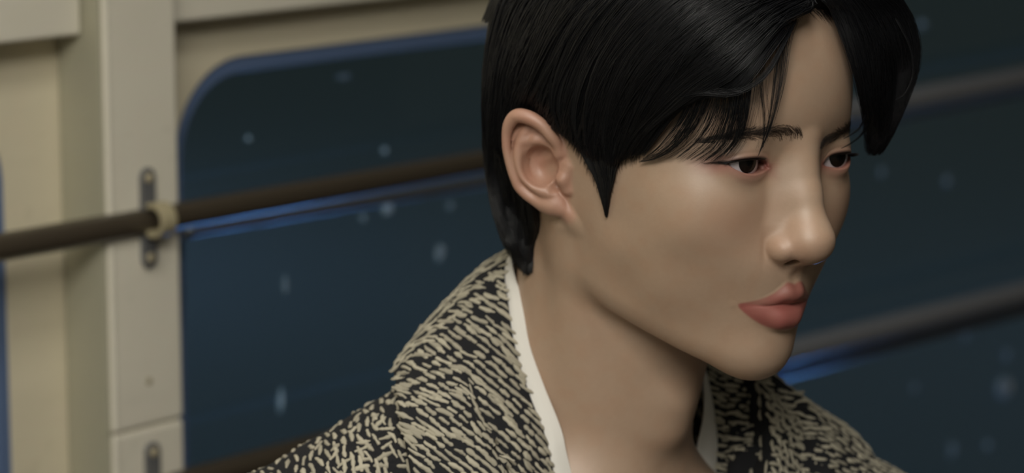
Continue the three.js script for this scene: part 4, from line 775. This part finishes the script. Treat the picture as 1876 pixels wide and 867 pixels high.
{
  const coat = new THREE.Group(); coat.name = 'coat'; person.add(coat);
  const cm = meshField(coatField, [-330, Math.floor(SEAT_LOCAL) - 12, -330], [330, -90, 150], 5.5, 1.4); pull(coatField, cm.pos, 0, 3, 0.6);
  const uv = []; for (let i = 0; i < cm.pos.length; i += 3) uv.push((cm.pos[i] + cm.pos[i + 2]) / 60, cm.pos[i + 1] / 60);
  mesh('coat_body', bodyGeometry(cm.pos, cm.idx, { uv: [uv, 2] }), M.knit, coat);
  const rows = [INNER, lift(0.28, 4.5), lift(0.55, 5), lift(0.82, 3.5), OUTER], fine = loft(rows, 121, 25);
  for (const row of fine) row.forEach((p, j) => { if (j < 3) return; for (let k = 0; k < 16; k++) { const g = gradient(coatField, p[0], p[1], p[2], 1), gl = Math.hypot(g[0], g[1], g[2]) || 1, need = 8 - g[3]; if (need <= 0) break; const w = Math.min(need, 6) * sstep(2, 7, j); for (let c = 0; c < 3; c++) p[c] += g[c] / gl * w; } });
  const { geometry, nor } = shellGeometry(fine, 5.5);
  mesh('collar', geometry, M.knit, coat);
  // the pale slubs of the tweed, laid over the dark knit in slanting rows
  const r = rng(77), Y = { pos: [], idx: [], col: [] };
  const slub = (p, t, n, len, wid, hgt, tone) => {
    const b = [n[1] * t[2] - n[2] * t[1], n[2] * t[0] - n[0] * t[2], n[0] * t[1] - n[1] * t[0]], base = Y.pos.length / 3, seg = 6, bend = (r() - 0.5) * 1.6, fat = Array.from({ length: seg + 1 }, (_, i) => (0.6 + 0.7 * r()) * Math.pow(Math.sin(Math.PI * (0.08 + 0.84 * i / seg)), 0.45));
    const cream = [0.41, 0.378, 0.292].map((v) => v * tone);
    for (let i = 0; i <= seg; i++) { const q = i / seg - 0.5, c = [0, 1, 2].map((k) => p[k] + t[k] * q * len + b[k] * (bend * (q * q * 4 - 0.5) + (r() - 0.5) * 0.35) - n[k] * hgt * 1.6 * q * q); for (let k = 0; k < 5; k++) { const a = -0.35 + k / 4 * (Math.PI + 0.7), w = wid * fat[i] * Math.cos(a), h = hgt * fat[i] * Math.sin(a); for (let m = 0; m < 3; m++) Y.pos.push(c[m] + b[m] * w + n[m] * h); Y.col.push(...cream); } }
    for (let i = 0; i < seg; i++) for (let k = 0; k < 4; k++) { const o = base + i * 5 + k; Y.idx.push(o, o + 1, o + 5, o + 1, o + 6, o + 5); }
  };
  // collar: slanting rows in a plane facing each side, carried onto the loft
  for (const side of [-1, 1]) {
    const td = side < 0 ? [0.539, -0.569, 0.621] : [0.80, -0.12, 0.58], n0 = side < 0 ? [-0.62, 0.36, 0.70] : [0.1, 0.6, 0.79], tw = [td[1] * n0[2] - td[2] * n0[1], td[2] * n0[0] - td[0] * n0[2], td[0] * n0[1] - td[1] * n0[0]], wl = Math.hypot(...tw), cells = new Map(), lo = side < 0 ? 0 : 60, hi = side < 0 ? 60 : 119;
    for (let i = lo; i < hi; i++) for (let a = 0; a < 9; a++) for (let j = 0; j < 24; j++) for (let bq = 0; bq < 7; bq++) {
      const fu = a / 9, fv = bq / 7, at = (g) => [0, 1, 2].map((k) => mixn(mixn(g[i][j][k], g[i][j + 1][k], fv), mixn(g[i + 1][j][k], g[i + 1][j + 1][k], fv), fu)), p = at(fine);
      const A = (p[0] * td[0] + p[1] * td[1] + p[2] * td[2]) / 8.2, Bq = (p[0] * tw[0] + p[1] * tw[1] + p[2] * tw[2]) / wl / 3.75, C = Math.round((p[0] * n0[0] + p[1] * n0[1] + p[2] * n0[2]) / 9), rb = Math.round(Bq), sh = noise(rb * 3.7 + 500, 2.5, 9.5) * 1.6 + rb * 0.37, ra = Math.round(A + sh), e = (A + sh - ra) ** 2 + (Bq - rb) ** 2 * 0.4, key = (ra * 4096 + rb) * 64 + C, old = cells.get(key);
      if (!old || e < old.e) cells.set(key, { e, p, n: at(nor) });
    }
    for (const { p, n } of cells.values()) {
      if (r() < 0.07) continue;
      const d = td[0] * n[0] + td[1] * n[1] + td[2] * n[2], turn = sstep(0.75, 0.95, Math.abs(d)), ac = [0.75, 0, 0.65], da = ac[0] * n[0] + ac[2] * n[2], t = td.map((v, k) => mixn(v - d * n[k], ac[k] - da * n[k], turn) + (r() - 0.5) * 0.3), tl = Math.hypot(...t) || 1;
      slub(p, t.map((q) => q / tl), n, 7 + 4.5 * r(), 0.95 + 0.55 * r(), 0.6 + 0.3 * r(), 0.78 + 0.35 * r());
    }
  }
  // body: rows on a plane facing each shoulder, laid down onto the cloth
  for (const side of [-1, 1]) {
    const n0 = new THREE.Vector3(side * 0.45, 0.55, 0.7).normalize(), e1 = new THREE.Vector3(0, 1, 0).cross(n0).normalize(), e2 = n0.clone().cross(e1), o = new THREE.Vector3(side * 140, -210, -110);
    for (let a = -230; a < 230; a += 4.1) for (let b = -150; b < 150; b += 8) {
      const jx = a + (r() - 0.5) * 1.3, jy = b + (Math.round(a / 4.1) % 2) * 4 + (r() - 0.5) * 2.5; if (r() < 0.08) continue;
      const p = o.clone().addScaledVector(e1, jx).addScaledVector(e2, jy).addScaledVector(n0, 160); let hit = false;
      for (let k = 0; k < 60; k++) { const d = coatField(p.x, p.y, p.z); if (d < 0.15) { hit = true; break; } p.addScaledVector(n0, -d * 0.75); if (p.clone().sub(o).dot(n0) < -160) break; }
      if (!hit) continue;
      const g = gradient(coatField, p.x, p.y, p.z, 0.6), gl = Math.hypot(g[0], g[1], g[2]), n = [g[0] / gl, g[1] / gl, g[2] / gl], ang = Math.PI / 2 + (side < 0 ? 0.35 : 0.9) + (r() - 0.5) * 0.5, t3 = e1.clone().multiplyScalar(Math.cos(ang)).addScaledVector(e2, Math.sin(ang)), dn = t3.x * n[0] + t3.y * n[1] + t3.z * n[2]; t3.x -= n[0] * dn; t3.y -= n[1] * dn; t3.z -= n[2] * dn; t3.normalize();
      slub([p.x, p.y, p.z], t3.toArray(), n, 6.5 + 4 * r(), 1.0 + 0.5 * r(), 0.75 + 0.4 * r(), 0.8 + 0.35 * r());
    }
  }
  const y = mesh('yarn_slubs', bodyGeometry(Y.pos, Y.idx, { color: [Y.col, 3] }), M.yarn, coat); y.userData.kind = 'stuff'; y.userData.label = 'cream tweed slubs';
  // the white shirt at the open neck
  const edge = INNER.map((p, i) => { const f = [0.42, 0.36, 0.3, 0.19, 0.17, 0.14, 0.11, 0.12, 0.05, 0.05, 0.05, 0.05, 0.05, 0.08, 0.08, 0.11, 0.18, 0.28, 0.3, 0.36, 0.42][i], up = i > 3 && i < 17 ? 3 : 2; return [p[0] * (1 - f), p[1] + up, (p[2] + 122) * (1 - f * 0.5) - 122 + 4]; });
  const inside = INNER.map(([x, y, z]) => [x * 1.06, y - 22, (z + 122) * 1.05 - 122]);
  const mid = INNER.map((p, i) => [0, 1, 2].map((k) => edge[i][k] * 0.35 + p[k] * 0.65 - (k === 1 ? 2 : 0)));
  mesh('shirt', shellGeometry(loft([edge, mid, inside], 121, 9), 1.6, 0.1).geometry, M.shirt, person);
}
{
  const field = (x, y, z) => { const k = SEAT_LOCAL, a = Math.abs(x); let d = cone(a, y, z, [88, k + 74, -40], [98, k + 64, 330], 70, 58); d = Math.max(d, -(y - k - 2)); return smin(d, cone(a, y, z, [98, k + 52, 340], [100, k - 375, 345], 57, 46), 10); };
  const m = meshField(field, [-190, SEAT_LOCAL - 432, -130], [190, SEAT_LOCAL + 160, 420], 9); pull(field, m.pos, 0, 2, 1); mesh('trousers', bodyGeometry(m.pos, m.idx), M.trousers, person);
  const shoe = (x, y, z) => { const k = SEAT_LOCAL - 450, a = Math.abs(x); let d = smin(ellip(a, y, z, [100, k + 44, 330], [42, 52, 60]), ellip(a, y, z, [104, k + 26, 400], [44, 34, 118]), 30); return smax(d, -(y - k - 1), 6); };
  const s = meshField(shoe, [-170, SEAT_LOCAL - 455, 230], [170, SEAT_LOCAL - 330, 540], 6); pull(shoe, s.pos, 0, 2, 1); mesh('shoes', bodyGeometry(s.pos, s.idx), M.shoe, person);
}
// the bench under the person
{
  const b = thing('bench', 'brown slatted bench along the window wall under the seated person', 'bench', onWall(0.4, 0, 0.7), WALL_TURN);
  for (let i = 0; i < 5; i++) mesh('slat', new RoundedBoxGeometry(1.7, 0.028, 0.1, 3, 0.008).translate(0, SEAT_Y - 0.015, -0.24 + i * 0.112), M.bench, b);
  for (const s of [-0.7, 0.7]) mesh('bench_leg', new RoundedBoxGeometry(0.05, SEAT_Y - 0.03, 0.5, 3, 0.01).translate(s, (SEAT_Y - 0.03) / 2, -0.02), M.bracket, b);
}
renderer.render(scene, camera);
